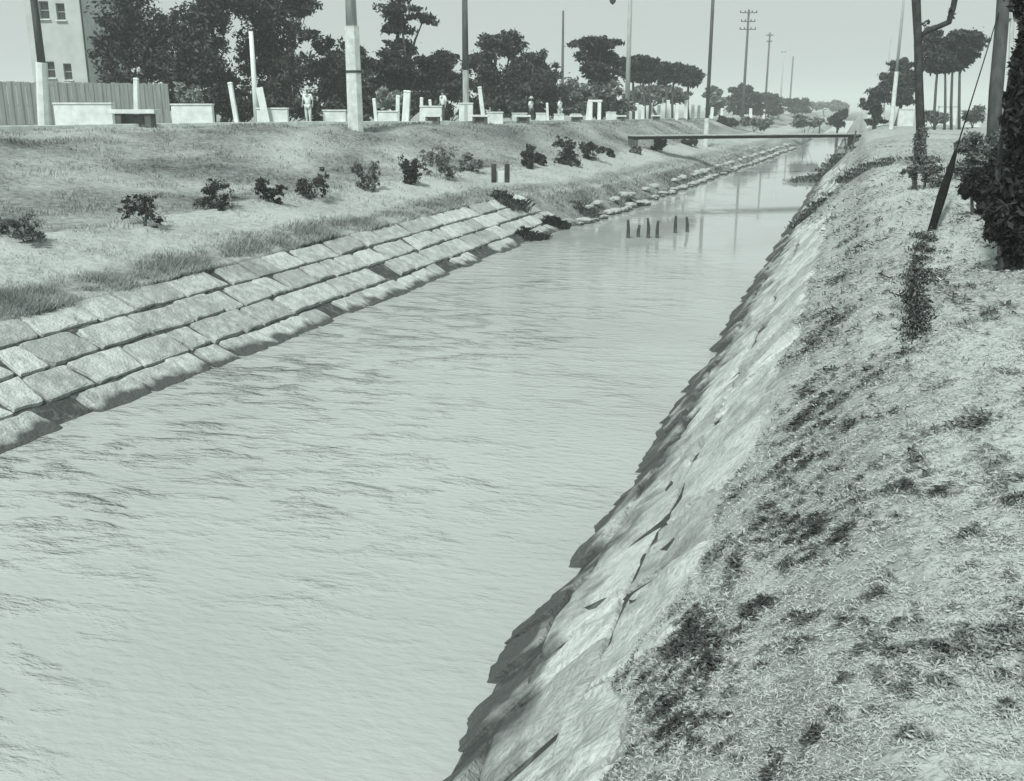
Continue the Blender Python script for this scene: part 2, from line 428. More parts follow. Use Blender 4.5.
# left: four courses laid up a gentle slope
quads = []; rr = random.Random(3)
lens = 0
for c in range(4):
    Y = 2 + rr.random()
    while Y < 38.5 - c * .3:
        L = rr.uniform(.6, 1.35) if c < 3 else rr.uniform(.9, 1.9)
        gap = .045
        miss = rr.random() < (.26, .02, .0, .0)[c]
        ctr = Vector((lerp(WL, Y)[0] - 2.6 * (c + .5) / 4, Y + L / 2, 1.2 * (c + .5) / 4))
        qx, qy = pix(ctr)
        if c in (1, 2) and any(abs(qx - a_) < 12 and abs(qy - b_) < 9 for a_, b_ in ((268, 318), (389, 275))): miss = True
        if not miss:
            def P(yy, t):
                wl, = lerp(WL, yy); sx, sz = lerp(ST, yy)
                wv = wob(yy + 50) * .6
                return Vector((wl + (sx - wl) * t + wv, yy, -.06 + (sz + .02) * t))
            t0 = (c + .06 * rr.random() + .01) / 4; t1 = (c + .975 - .07 * rr.random()) / 4
            y0, y1 = Y + gap * rr.uniform(.3, 1.3), Y + L - gap * rr.uniform(.3, 1.3)
            sk = rr.uniform(-.16, .16); s2 = rr.uniform(-.16, .16)
            nrm = Vector((.44, 0, .9)).normalized()
            quads.append((P(y0, t0), P(y1, t0 + rr.uniform(-.01, .01)), P(y1 + s2, t1), P(y0 + sk, t1), nrm, rr.uniform(.02, .045) - .004 * c))
        Y += L
stones('stone_revetment', M['stone'], quads, .8, 'pale squared stones in four courses up the far canal side, some missing at the waterline', 'revetment', 5)

# right: rough dark foot course, two courses of long pale slabs
quads = []; rr = random.Random(11)
bounds = [0.0, .27, .60, 1.0]
for c in range(3):
    Y = 1.2 + rr.random()
    while Y < 60:
        L = rr.uniform(.3, .8) if c == 0 else rr.uniform(.7, 1.9)
        if rr.random() > (.14, .05, .05 if Y < 30 else .4)[c]:
            def P(yy, t):
                wv = wob(yy)
                return Vector((-2.38 + 1.95 * t + wv + bulge(yy) * max(0, 1 - t / .8) + .05 * noise.noise(Vector((t * 5, yy, 1))), yy, -.12 + 2.12 * t))
            t0, t1 = bounds[c] - .03 + .03 * rr.random(), bounds[c + 1] + .01 - .03 * rr.random()
            if c == 2: t1 = min(t1, .88 + .12 * sm((Y - 4.5) / 5) + rr.uniform(-.08, .02))
            y0, y1 = Y + .012, Y + L - .03 * rr.random() - .012
            sk = rr.uniform(-.25, .25); s2 = sk_n = rr.uniform(-.25, .25)
            nrm = Vector((-.72, 0, .69)).normalized()
            quads.append((P(y1, t0), P(y0, t0 + rr.uniform(-.02, .02)), P(y0 + sk, t1), P(y1 + s2, t1), nrm, rr.uniform(.0, .10) if c == 0 else rr.uniform(.012, .04)))
        Y += L
stones('stone_revetment', M['stone2'], quads, 1.3, 'steep bank of long pale slabs with a dark jagged foot beside the near path', 'revetment', 6)

# rubble along the far part of the left waterline: every loose stone an object
def rubble_mesh(seed):
    rr = random.Random(seed); bm = bmesh.new(); bmesh.ops.create_icosphere(bm, subdivisions=2, radius=1)
    off = Vector((rr.random() * 99, rr.random() * 99, 0))
    for v in bm.verts: v.co = v.co * (1 + .4 * noise.noise(v.co * 1.2 + off))
    me = bpy.data.meshes.new('rubble_stone'); bm.to_mesh(me); bm.free(); me.materials.append(M['rubble']); return me
RM = [rubble_mesh(k) for k in range(5)]
rr = random.Random(21); Y = 39.
def rub(p, s_):
    o = bpy.data.objects.new('rubble_stone', rr.choice(RM)); COL.objects.link(o)
    o.location = p; o.scale = s_; o.rotation_euler.z = rr.uniform(-.5, .5)
    tag(o, 'loose pale rubble stone lying along the far waterline before the footbridge', 'stone', 'rubble stones along the far waterline')
while Y < 125:
    wl, = lerp(WL, Y); q = rr.uniform(.12, .36)
    if rr.random() < .9: rub((wl - .1 + rr.uniform(-.2, .3), Y, .05), (q, q * 1.5, q * .55))
    if rr.random() < .4: rub((wl - .8 + rr.uniform(-.2, .2), Y + .4, .42), (q, q * 1.3, q * .5))
    Y += rr.uniform(.5, 1.2)

# ------------------------------------------------------------------ grass
def blades(name, pts, tones, hgt, wid, label, lean=.7):
    n = len(pts); P = np.asarray(pts, dtype=np.float64); T = np.asarray(tones)
    a = rng.uniform(0, 2 * np.pi, n); h = hgt * rng.uniform(.45, 1.2, n); wd = wid * rng.uniform(.6, 1.4, n)
    la = rng.uniform(0, 2 * np.pi, n); ll = h * rng.uniform(.2, lean * 1.6, n)
    dx, dy = np.cos(a) * wd / 2, np.sin(a) * wd / 2
    V = np.zeros((n, 3, 3))
    V[:, 0] = P + np.stack([dx, dy, np.full(n, -.01)], 1); V[:, 1] = P + np.stack([-dx, -dy, np.full(n, -.01)], 1)
    V[:, 2] = P + np.stack([np.cos(la) * ll, np.sin(la) * ll, h], 1)
    o = mesh_np(name, V.reshape(-1, 3), 3, np.arange(n * 3), M['blades'], tone=np.repeat(T, 3))
    return tag(o, label, 'grass', kind='stuff')

# near bank turf: low leafy weeds and dry litter in clumps
def turf_leaves(N):
    Ys = 1.7 / (1 - rng.random(N) * (1 - 1.7 / 60)); Us = rng.random(N)
    C = []; T = []; S = []
    for y, u in zip(Ys, Us):
        lo = -.76 + .34 * sm((y - 4.5) / 5)
        if y > 18: lo -= 1.5 * sm((y - 18) / 25)
        lo += .32 * noise.noise(Vector((0, y * .9, 77))) - .12
        x = lo + u ** 1.1 * (min(9.5, .9 + y * .23) - lo)
        c1 = noise.noise(Vector((x * 1.5, y * 1.2, 60))); c2 = noise.noise(Vector((x * 5.5, y * 5, 61))); c3 = noise.noise(Vector((x * 14, y * 13, 62)))
        lip = max(0, 1 - abs(x - lo - .3 - .25 * c1) / .4)
        cl = .45 * c1 + .65 * c2 + .55 * c3 + .30 * lip * (.6 + c1)
        if random.random() > .55 + .8 * cl: continue
        t = tone_at(x, y); z = ground(x, y)
        if x < -.45: z += .045
        if x < lo + .25 and random.random() < .5: continue
        big = max(0, cl)
        dark = random.random() < .20 + 2.0 * big
        T.append(t - (.16 + .85 * big) * (.5 + .8 * random.random()) if dark else t + .16 + .26 * random.random())
        S.append((.0075 + .008 * big) * (1 + .12 * min(y, 30)))
        C.append((x, y, z + (.006 + .06 * big * random.random()) * (1 + .05 * min(y, 20))))
    n = len(C); C = np.array(C); S = np.array(S)[:, None] * rng.uniform(.5, 1.5, (n, 1))
    a = rng.normal(size=(n, 3)); a[:, 2] *= .45; a /= np.linalg.norm(a, axis=1)[:, None]
    b = rng.normal(size=(n, 3)); b[:, 2] *= .45; b -= a * (a * b).sum(1)[:, None]; b /= np.linalg.norm(b, axis=1)[:, None]
    V = np.stack([C - a * S, C - b * S * .24, C + a * S * 1.25, C + b * S * .24], 1).reshape(-1, 3)
    o = mesh_np('bank_grass', V, 4, np.arange(n * 4), M['blades'], tone=np.repeat(np.array(T), 4))
    tag(o, 'short mottled turf of dry litter and low weeds on the near bank', 'grass', kind='stuff')
turf_leaves(560000)

# left bank: longer tufts over the stones and on the slope
pts = []; tn = []; hh = []
while len(pts) < 130000:
    y = 9 / (1 - random.random() * (1 - 9 / 110)); 
    sx, sz = lerp(ST, y); fx, fz = lerp(FT, y); rx, rz = lerp(RD, y)
    k = random.random()
    if k < .38: x = sx + .1 - abs(random.gauss(0, .55)) + (random.uniform(0, 1.9) if y > 39 else 0); k2 = 1.0
    elif k < .5: x = random.uniform(fx, sx); k2 = .55
    else: x = random.uniform(rx + .2, fx + .5); k2 = 1.0
    cl = .6 * noise.noise(Vector((x * .9, y * .7, 70))) + (.12 if k < .38 else 0) + .4 * noise.noise(Vector((x * 2.5, y * 2, 71)))
    if cl < -.1 + .2 * random.random(): continue
    pts.append((x, y, ground(x, y))); tn.append(tone_at(x, y) + .08 - .22 * max(0, cl) * random.random())
    hh.append((.08 + .22 * max(0, cl)) * k2)
P_ = np.asarray(pts)
blades('bank_grass', pts, tn, np.array(hh), np.maximum(.012, P_[:, 1] * .0011), 'rough tufted grass on the far bank below the road', .8)

# ------------------------------------------------------------------ foliage and trees
def leaf_cloud(name, clumps, size, count, material, parent=None, loc=None, flat=.0, shell=.45):
    """clumps: (centre, (rx, ry, rz)); many small leaf faces, thinning to ragged edges"""
    vol = np.array([c[1][0] * c[1][2] + c[1][1] * c[1][2] for c in clumps]); vol = vol / vol.sum()
    Vs = []
    for (c, r), f_ in zip(clumps, vol):
        n = max(12, int(count * f_))
        # sub-clumps give the crown light and dark lumps and gaps
        ns = max(5, int(6 + n / 70))
        d = rng.normal(size=(ns, 3)); d /= np.linalg.norm(d, axis=1)[:, None]
        rad = rng.random(ns) ** shell
        sc = d * rad[:, None] * np.array(r) * .86
        pick = rng.integers(0, ns, n)
        sr = rng.uniform(.13, .36, ns)
        q = rng.normal(size=(n, 3)) * .55
        pos = sc[pick] + q * sr[pick][:, None] * np.array(r) * np.array((1, 1, .8))
        pos += np.array(c)
        a = rng.normal(size=(n, 3)); a[:, 2] *= (1 - flat); a /= np.linalg.norm(a, axis=1)[:, None]
        b = rng.normal(size=(n, 3)); b -= a * (a * b).sum(1)[:, None]; b /= np.linalg.norm(b, axis=1)[:, None]
        s = size * rng.uniform(.55, 1.35, n)[:, None]
        quad = np.stack([pos - a * s, pos - b * s * .42, pos + a * s, pos + b * s * .42], 1)
        Vs.append(quad.reshape(-1, 3))
    V = np.concatenate(Vs); o = mesh_np(name, V, 4, np.arange(len(V)), material, parent, loc)
    return o

def limb(mb, a, b, r0, r1, bend=.12, seg=7):
    a, b = Vector(a), Vector(b); L = (b - a).length
    off = Vector((random.uniform(-1, 1), random.uniform(-1, 1), random.uniform(0, .6))) * L * bend
    pts = [a, a.lerp(b, .35) + off * .8, a.lerp(b, .7) + off * .6, b]
    mb.tube(pts, [r0, r0 * .8 + r1 * .2, (r0 + r1) / 2, r1], seg, wob=.15)

def px_clumps(base, d, boxes, deep=.8, grow=1.12):
    """picture-measured crown masses -> metres relative to the tree's base"""
    out_ = []
    for (cx, cy, rx, ry) in boxes:
        p = at(cx, cy, d) - base
        dj = random.uniform(-.5, .5) * rx * d / F
        p += Vector((-math.sin(YAW), math.cos(YAW), 0)) * dj
        out_.append((tuple(p), (rx * grow * d / F, rx * grow * d / F * deep, ry * grow * d / F)))
    return out_

def tree(name, label, cat, px, d, boxes, count, leaf, mkey, trunks=None, trunk_r=.18, group=None, shell=.45, size_px=2.5, bark='bark'):
    p = at(px, HY, d); base = Vector((p.x, p.y, ground(p.x, p.y, False) - .05))
    t = empty(name, base); tag(t, label, cat, group)
    cl = px_clumps(base, d, boxes)
    leaf_cloud('crown', cl, leaf or size_px * d / F, int(count * 2.7), M[mkey], t, shell=shell)
    mb = MB()
    zc = min(c[0][2] for c in cl); big = sorted(cl, key=lambda c: -c[1][0] * c[1][2])
    if trunks is None:
        top = Vector(big[0][0]); fork = Vector((top.x * .4, top.y * .4, max(.8, top.z * .55)))
        limb(mb, (0, 0, -.1), fork, trunk_r, trunk_r * .7, .05, 9)
        for c in cl: limb(mb, fork, c[0], trunk_r * .55, trunk_r * .15, .12)
    else:
        for i, (bx, tx, ty, wpx) in enumerate(trunks):
            b = at(bx, HY, d) - base; b.z = -.1
            e = at(tx, ty, d) - base
            r = wpx * d / F / 2
            limb(mb, b, e, r, r * .6, .04, 8)
            for c in random.sample(cl, min(3, len(cl))): limb(mb, e, c[0], r * .5, r * .15, .1)
    mb.build('trunk', M[bark], t, smooth=True)
    return t

LT = 'trees behind the far road'
tree('broadleaf_tree', 'tall dark leafy tree beside the white building, its crown cut by the picture top', 'tree', 128, 62,
     [(128, 20, 36, 34), (112, 55, 22, 26), (150, 60, 30, 34), (135, -25, 34, 28), (128, 88, 36, 18), (165, 30, 18, 22)], 6500, None, 'leaf', group=LT)
tree('broadleaf_tree', 'dark full tree just right of the small sky notch at the picture top', 'tree', 212, 60,
     [(205, 30, 30, 30), (222, -10, 34, 32), (205, 68, 34, 30), (192, 90, 24, 18), (228, 88, 24, 20)], 6500, None, 'leaf', group=LT)
tree('broadleaf_tree', 'dark spreading tree with ragged right branches behind the short white pole', 'tree', 275, 63,
     [(268, 20, 34, 30), (285, -15, 32, 28), (300, 8, 22, 12), (305, 36, 18, 8), (265, 62, 34, 32), (290, 75, 28, 26), (275, 98, 30, 16)], 7000, None, 'leaf', group=LT)
tree('broadleaf_tree', 'lower dark tree standing behind the thick concrete footed pole', 'tree', 338, 66,
     [(335, 72, 26, 24), (326, 45, 14, 9), (352, 60, 22, 18), (362, 88, 22, 20), (335, 98, 24, 14)], 4200, None, 'leaf', group=LT)
tree('pine_tree', 'tall layered dark pine with gaps in its pointed crown', 'tree', 404, 68,
     [(398, -8, 24, 10), (400, 12, 26, 8), (424, 18, 12, 7), (398, 28, 20, 8), (400, 48, 20, 9), (392, 66, 26, 14), (410, 78, 30, 16), (385, 88, 22, 14), (425, 62, 16, 8)], 5500, None, 'needle', group=LT, trunk_r=.22)
tree('broadleaf_tree', 'small dark round tree left of the slim dark pole', 'tree', 447, 72,
     [(447, 58, 14, 9), (442, 75, 20, 14), (455, 88, 18, 14), (436, 92, 14, 12)], 2600, None, 'leaf', group=LT)
tree('broadleaf_tree', 'wide dark tree with sky holes just right of the slim dark pole', 'tree', 497, 74,
     [(492, 46, 24, 14), (508, 40, 16, 8), (515, 52, 12, 14), (482, 66, 20, 16), (510, 75, 24, 16), (490, 92, 26, 16), (518, 96, 22, 14)], 4400, None, 'leaf', group=LT)
tree('broadleaf_tree', 'dark tree sloping down to the right beside the pointed thin pole', 'tree', 540, 78,
     [(535, 62, 14, 10), (548, 72, 14, 10), (532, 84, 20, 14), (552, 92, 18, 14)], 2600, None, 'leaf', group=LT)
tree('pine_tree', 'dark flat-topped pine narrowing downwards like an upturned triangle', 'tree', 598, 82,
     [(584, 44, 15, 6), (600, 44, 18, 7), (596, 56, 20, 9), (600, 70, 18, 10), (604, 82, 14, 8), (614, 60, 8, 8)], 3600, None, 'needle', group=LT)
tree('shrub_tree', 'grey feathery bushy tree below the triangular pine', 'tree', 582, 80,
     [(575, 92, 18, 12), (596, 96, 20, 10), (612, 92, 14, 10), (572, 106, 16, 8)], 2400, None, 'leafgrey', group=LT)
tree('pine_tree', 'flat-topped pine on slanting trunks, tallest of the row by the bridge', 'tree', 636, 95,
     [(634, 62, 14, 6), (648, 64, 14, 7), (630, 74, 12, 7), (645, 76, 14, 6)], 2400, None, 'needle', trunks=[(634, 633, 75, 3), (645, 643, 78, 3), (650, 648, 72, 2.5)], group=LT)
tree('pine_tree', 'dark pine in the middle of the flat-topped row by the bridge', 'tree', 668, 102,
     [(664, 69, 12, 6), (676, 70, 12, 6), (668, 79, 13, 5)], 1900, None, 'needle', trunks=[(667, 666, 78, 3), (673, 674, 78, 2.5)], group=LT)
tree('pine_tree', 'last and lowest pine of the flat-topped row, next to the slim tall pole', 'tree', 690, 108,
     [(690, 73, 11, 6), (688, 81, 10, 5), (696, 77, 6, 5)], 1500, None, 'needle', trunks=[(689, 689, 80, 3)], group=LT)
tree('shrub_tree', 'grey hazy bush under the flat-topped pine row', 'tree', 660, 112,
     [(640, 96, 16, 9), (660, 94, 16, 9), (678, 95, 14, 9)], 2000, None, 'leafgrey', group=LT)
FT_ = 'far trees beyond the footbridge'
tree('broadleaf_tree', 'small greyish far tree right of the slim tall pole', 'tree', 713, 150, [(712, 93, 9, 6), (718, 101, 8, 6), (714, 108, 9, 6)], 1000, None, 'leafgrey', group=FT_)
tree('broadleaf_tree', 'dark far tree under the three-armed pole', 'tree', 741, 170, [(740, 90, 10, 6), (738, 101, 10, 7), (752, 99, 10, 7), (740, 109, 12, 5), (756, 109, 10, 5)], 1500, None, 'leaf', group=FT_)
tree('broadleaf_tree', 'low dark far tree right of the three-armed pole', 'tree', 768, 190, [(766, 98, 12, 5), (774, 104, 11, 6), (770, 111, 13, 4)], 1200, None, 'leaf', group=FT_)
tree('broadleaf_tree', 'low grey far tree beneath the row of faint poles', 'tree', 796, 230, [(792, 102, 9, 4), (803, 104, 8, 4), (798, 110, 12, 3)], 900, None, 'leaf', group=FT_)
tree('broadleaf_tree', 'faintest farthest tree at the end of the canal', 'tree', 825, 330, [(820, 105, 9, 4), (834, 106, 9, 4), (845, 107, 8, 3)], 800, None, 'leafgrey', group=FT_)

# pale bushes behind the low walls
def bush(label, px, d, boxes, count, mkey, size_px=3.0, cat='bush', name='bush', group=None, stems=5):
    p = at(px, HY, d); base = Vector((p.x, p.y, ground(p.x, p.y, False) - .03))
    t = empty(name, base); tag(t, label, cat, group)
    cl = px_clumps(base, d, boxes)
    leaf_cloud('foliage', cl, size_px * d / F, int(count * 1.8), M[mkey], t)
    mb = MB()
    for k in range(stems):
        c = random.choice(cl)
        limb(mb, (random.uniform(-.1, .1), random.uniform(-.1, .1), -.05), Vector(c[0]) + Vector((random.uniform(-.4, .4) * c[1][0], 0, random.uniform(-.2, .5) * c[1][2])), .03, .01, .1, 5)
    mb.build('stem', M['bark'], t)
    return t
BW = 'bushes behind the low white walls'
bush('pale round bush behind the low white wall right of the stone bench', 190, 52, [(182, 94, 10, 9), (197, 95, 9, 9)], 1000, 'leafpale', group=BW)
bush('pale leafy bush between the thick pole and the layered pine', 388, 56, [(386, 99, 10, 11), (398, 98, 8, 8)], 900, 'leafpale', group=BW)
bush('dark low bush behind the gap beside the standing man in white', 290, 56, [(280, 106, 18, 14), (308, 108, 18, 14), (330, 110, 14, 12)], 1800, 'leaf', group=BW)
bush('dark low bush behind the leaning white post', 230, 55, [(222, 106, 14, 16), (242, 108, 14, 16)], 1500, 'leaf', group=BW)
bush('dark low bush just right of the thick pole', 368, 58, [(366, 112, 10, 12), (408, 112, 10, 10)], 1000, 'leaf', group=BW)
bush('dark low bush behind the white walls near the slim dark pole', 450, 66, [(440, 110, 16, 10), (470, 108, 18, 11), (505, 108, 18, 11)], 1800, 'leaf', group=BW)
bush('dark low bush behind the two strolling figures in white', 545, 80, [(530, 110, 16, 8), (556, 110, 18, 8)], 1300, 'leaf', group=BW)

# ------------------------------------------------------------------ slope shrubs
bush('dark low bush filling the foot of the tall tree by the white building', 120, 58, [(105, 96, 16, 10), (130, 98, 18, 12), (155, 98, 16, 12), (172, 100, 12, 10)], 2200, 'leaf', group=BW)
bush('dark low bush below the small sky notch, behind the pale round bush', 205, 58, [(200, 100, 16, 14), (222, 98, 16, 14), (185, 98, 12, 10)], 2000, 'leaf', group=BW)
bush('dark low bush filling below the layered pine', 405, 64, [(385, 102, 16, 12), (410, 102, 18, 12), (432, 102, 16, 12)], 2200, 'leaf', group=BW)
bush('grey low bush behind the narrow white gate', 600, 84, [(586, 108, 12, 8), (604, 108, 14, 8), (622, 108, 12, 8)], 1500, 'leafgrey', group=BW)
SB = 'small dark shrubs along the foot of the far bank'
sh = [(25, 243, 34, 30, 'leafgrey', 'grey straggly shrub nearest the left picture edge on the far bank'),
      (0, 236, 16, 20, 'leafgrey', 'grey shrub cut by the left picture edge'),
      (145, 226, 26, 28, 'leaf', 'dark ragged shrub directly below the stone bench'),
      (215, 208, 28, 24, 'leaf', 'spreading dark shrub left of the twin pointed shrubs below the road'),
      (268, 203, 20, 26, 'leaf', 'narrow dark shrub below the short white pole'),
      (313, 198, 24, 24, 'leaf', 'dark twiggy shrub below the man in white with a hat'),
      (366, 190, 18, 22, 'leafgrey', 'slim grey shrub below the thick concrete footed pole'),
      (410, 184, 24, 28, 'leaf', 'dark conical shrub below the pale bush'),
      (438, 176, 26, 24, 'leafgrey', 'grey open shrub below the figure in a white shirt'),
      (470, 172, 22, 18, 'leafgrey', 'low grey shrub just left of the two dark posts'),
      (527, 168, 10, 20, 'leaf', 'thin upright dark shrub right of the two dark posts'),
      (541, 166, 12, 12, 'leaf', 'little round dark shrub beside the thin upright one'),
      (569, 164, 20, 20, 'leaf', 'dark dome shaped shrub halfway to the bridge'),
      (592, 160, 16, 13, 'leaf', 'low dark shrub right of the dome shaped one'),
      (611, 157, 12, 14, 'leaf', 'small dark shrub just left of the bridge end'),
      (635, 153, 16, 14, 'leafgrey', 'grey shrub under the left end of the bridge'),
      (656, 150, 24, 18, 'leaf', 'dark sprawling shrub under the bridge'),
      (690, 146, 20, 14, 'leaf', 'dark shrub under the bridge beside the slim tall pole')]
for (px, yb, wd, ht, mk, lab) in sh:
    k_ = random.uniform(1.2, 1.75) if px < 600 else .8; wd *= k_; ht *= random.uniform(.75, 1.0) * k_
    z = 1.85 if px < 620 else 1.7
    b = on_ground(px, yb); b.z = ground(b.x, b.y)
    d = (b - Vector((0, 0, EYE))).dot(cam.rotation_euler.to_matrix() @ Vector((0, 0, -1)))
    t = empty('shrub', b); tag(t, lab, 'shrub', SB)
    s = d / F; cl = []
    for k in range(11):
        cl.append(((random.uniform(-.35, .35) * wd * s, random.uniform(-.3, .3) * wd * s, (random.uniform(.03, .7)) * ht * s), (wd * s * .27, wd * s * .27, ht * s * .27)))
    leaf_cloud('foliage', cl, max(.04, 1.5 * s), random.randint(1400, 2600), M[mk], t, shell=.9)
    mb = MB()
    for k in range(7): limb(mb, (random.uniform(-.05, .05), random.uniform(-.05, .05), -.05), Vector(random.choice(cl)[0]) + Vector((0, 0, .3 * ht * s * random.random())), .010, .004, .15, 4)
    mb.build('stem', M['bark'], t)

# weeds at the waterline where stones are missing
WD = 'weed clumps rooted at the canal edge'
wd_ = [
       (505, 203, 34, 18, 1.2, 'dark grass clump hanging over the end of the stone courses'),
       (530, 238, 22, 14, .3, 'dark reed clump where the stone courses end at the water'),
       (556, 226, 18, 18, .3, 'dark leafy clump on the rubble just past the stone courses'),
       (590, 213, 24, 12, .3, 'low dark weeds on the rubble halfway to the bridge'),
       (636, 206, 12, 10, .2, 'small black weed clump at the tip of the rubble'),
       (812, 214, 34, 16, .5, 'dark grass spit jutting into the water from the near bank'),
       (828, 172, 50, 16, .6, 'long dark grass spit on the near bank close to the bridge'),
       (870, 170, 60, 16, 2.3, 'dark rank grass ridge across the near bank below the bridge end')]
def tuft_mesh(name, centres, spread, hgt, wid, n, m, flat=1.0):
    """a clump of arching blades growing from a patch of ground, one mesh in local coordinates"""
    C = np.array(centres)[rng.integers(0, len(centres), n)]
    C = C + rng.normal(size=(n, 3)) * np.array(spread)
    a = rng.uniform(0, 2 * np.pi, n); h = hgt * rng.uniform(.3, 1.15, n); ln = h * rng.uniform(.3, 1.3, n); h = h * flat; wv = wid * rng.uniform(.5, 1.5, n)
    dx = np.stack([np.cos(a), np.sin(a), 0 * a], 1); sx_ = np.stack([-np.sin(a), np.cos(a), 0 * a], 1); up = np.array((0, 0, 1.0))
    p0 = C - up * .02; p1 = C + dx * (ln * .35)[:, None] + up * (h * .7)[:, None]; p2 = C + dx * ln[:, None] + up * (h * .95)[:, None]
    V = np.stack([p0 - sx_ * wv[:, None] / 2, p0 + sx_ * wv[:, None] / 2, p1 + sx_ * wv[:, None] / 2.4, p2, p1 - sx_ * wv[:, None] / 2.4], 1)
    return mesh_np(name, V.reshape(-1, 3), 5, np.arange(n * 5), m)
M['weed'] = mat('dark_weed', .03, .12, 6, island=.4, rough=.7)
M['streakshade'] = mat('painted_shadow_blades', .05, .17, 6, island=.4, rough=.8)  # shade of the streak below the stay, put into the blade colour
M['weedgrey'] = mat('rank_grass', .10, .30, 6, island=.4, rough=.8)
for (px, yb, wd, ht, z, lab) in wd_:
    b = on_ground(px, yb)
    d = (b - Vector((0, 0, EYE))).dot(cam.rotation_euler.to_matrix() @ Vector((0, 0, -1))); s = d / F
    cs = []
    for k in range(22):
        ox, oy = random.gauss(0, .3) * wd * s, random.gauss(0, .35) * wd * s
        cs.append((ox, oy, max(0, ground(b.x + ox, b.y + oy, False)) - b.z + .02))
    far = px > 800
    o = tuft_mesh('weed_or_shadow_blades', cs, (.10 * wd * s, .10 * wd * s, .0), max(.12, ht * s * (.24 if far else .34)), max(.010, .5 * s), 2200 if far else 1100, M['weedgrey' if far or px in (505, 590) else 'weed'])
    o.location = b; tag(o, lab, 'weeds', WD)

# dark flat blades from the stay's foot towards the camera, imitating a cast shadow
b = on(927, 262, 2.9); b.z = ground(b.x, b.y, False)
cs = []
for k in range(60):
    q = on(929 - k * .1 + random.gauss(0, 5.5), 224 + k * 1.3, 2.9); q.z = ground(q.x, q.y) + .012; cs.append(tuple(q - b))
o = tuft_mesh('weed_or_shadow_blades', cs, (.07, .16, 0), .05, .012, 6000, M['streakshade'], .2); o.location = b
tag(o, 'long narrow strip of dark flat blades imitating a cast shadow below the stay wire', 'weeds', WD)

# ------------------------------------------------------------------ road furniture
def place(px, d):
    p = at(px, HY, d); return Vector((p.x, p.y, ground(p.x, p.y, False)))
def zpix(y, d, px=512):
    return at(px, y, d).z

BL = 'low white wall blocks along the far road'
blocks = [(55, 113, 103, 42, 'longest low white wall, between the white gatepost and the stone bench'),
          (172, 213, 104, 44, 'low white wall block just right of the stone bench'),
          (257, 288, 108, 47, 'low white wall block at the foot of the short white pole'),
          (323, 346, 110, 48, 'low white wall block left of the thick concrete footed pole'),
          (378, 398, 111, 52, 'low white wall block right of the thick concrete footed pole'),
          (420, 442, 106, 54, 'low white wall block below the figure in a white shirt'),
          (459, 473, 103, 57, 'white wall block at the foot of the slim dark pole'),
          (487, 503, 112, 58, 'low white wall block right of the slim dark pole'),
          (512, 527, 113, 63, 'small white wall block left of the two strolling figures'),
          (536, 546, 113, 67, 'small white wall block between the two strolling figures'),
          (554, 564, 114, 69, 'small white wall block in front of the right strolling figure'),
          (571, 581, 114, 72, 'small white wall block left of the narrow white gate'),
          (606, 616, 112, 80, 'small white wall block right of the narrow white gate')]
for (x0, x1, yt, d, lab) in blocks:
    a, b = place(x0, d), place(x1, d); c = (a + b) / 2
    L = (b - a).length; ang = math.atan2((b - a).y, (b - a).x)
    h = max(.35, zpix(yt, d) - c.z)
    t = empty('low_wall', c, ang); tag(t, lab, 'wall', BL)
    MB().box((0, 0, h / 2 - .1), (L, .32, h + .1), .03).build('wall_body', M['white'], t)
    MB().box((0, 0, h - .02), (L + .06, .40, .07), .02).build('coping', M['concrete'], t)

# kerb along the lip of the road bank
mb = MB(); Y = 20.; kp = []
while Y < 150:
    rx, rz = lerp(RD, Y); kp.append((rx - .35, Y, rz)); Y += 4
for a, b in zip(kp, kp[1:]):
    a, b = Vector(a), Vector(b); v = b - a
    rot = Matrix.Rotation(math.atan2(v.y, v.x), 3, 'Z')
    mb.box((a + b) / 2 + Vector((0, 0, .05)), (v.length - .03, .22, .24), .02, rot)
tag(mb.build('kerb', M['concrete']), 'pale stone kerb along the top of the far bank', 'kerb', kind='structure')

# stone bench: one, then copies
def make_bench():
    t = empty('stone_bench', (0, 0, 0))
    MB().box((0, 0, .47), (1.9, .62, .12), .025).build('seat', M['white'], t)
    for s in (-1, 1): MB().box((s * .62, .0, .205), (.26, .46, .41), .02).build('leg', M['leg'], t)
    MB().box((0, .1, .22), (.98, .10, .36), .01).build('stretcher', M['leg'], t)
    return t
M['leg'] = mat('dark_stone', .07, .14, 4)
bench0 = make_bench()
benches = [(137, 135, 40, 1.0, 'largest stone bench with a pale slab seat and dark legs, near the white gatepost'),
           (433, 130, 53, .5, 'small dark stone bench below the figure in a white shirt'),
           (480, 127, 56, .55, 'small dark stone bench right of the slim dark pole'),
           (523, 128, 60, .5, 'small dark stone bench left of the two strolling figures'),
           (576, 124, 68, .45, 'small dark stone bench left of the narrow white gate'),
           (621, 123, 80, .45, 'small dark stone bench below the hanging street lamp'),
           (656, 122, 92, .5, 'small dark stone bench farthest along, under the flat-topped pines')]
for i, (px, yb, d, s, lab) in enumerate(benches):
    o = bench0 if i == 0 else copy_tree(bench0)
    p = at(px, yb, d); p.z = ground(p.x, p.y, False)
    o.location = p; o.rotation_euler.z = R(12); o.scale = (s, s, 1.0 if i == 0 else .95)
    if i == 0: o.scale = (1, 1, 1.35)
    tag(o, lab, 'bench', 'stone benches along the far road')

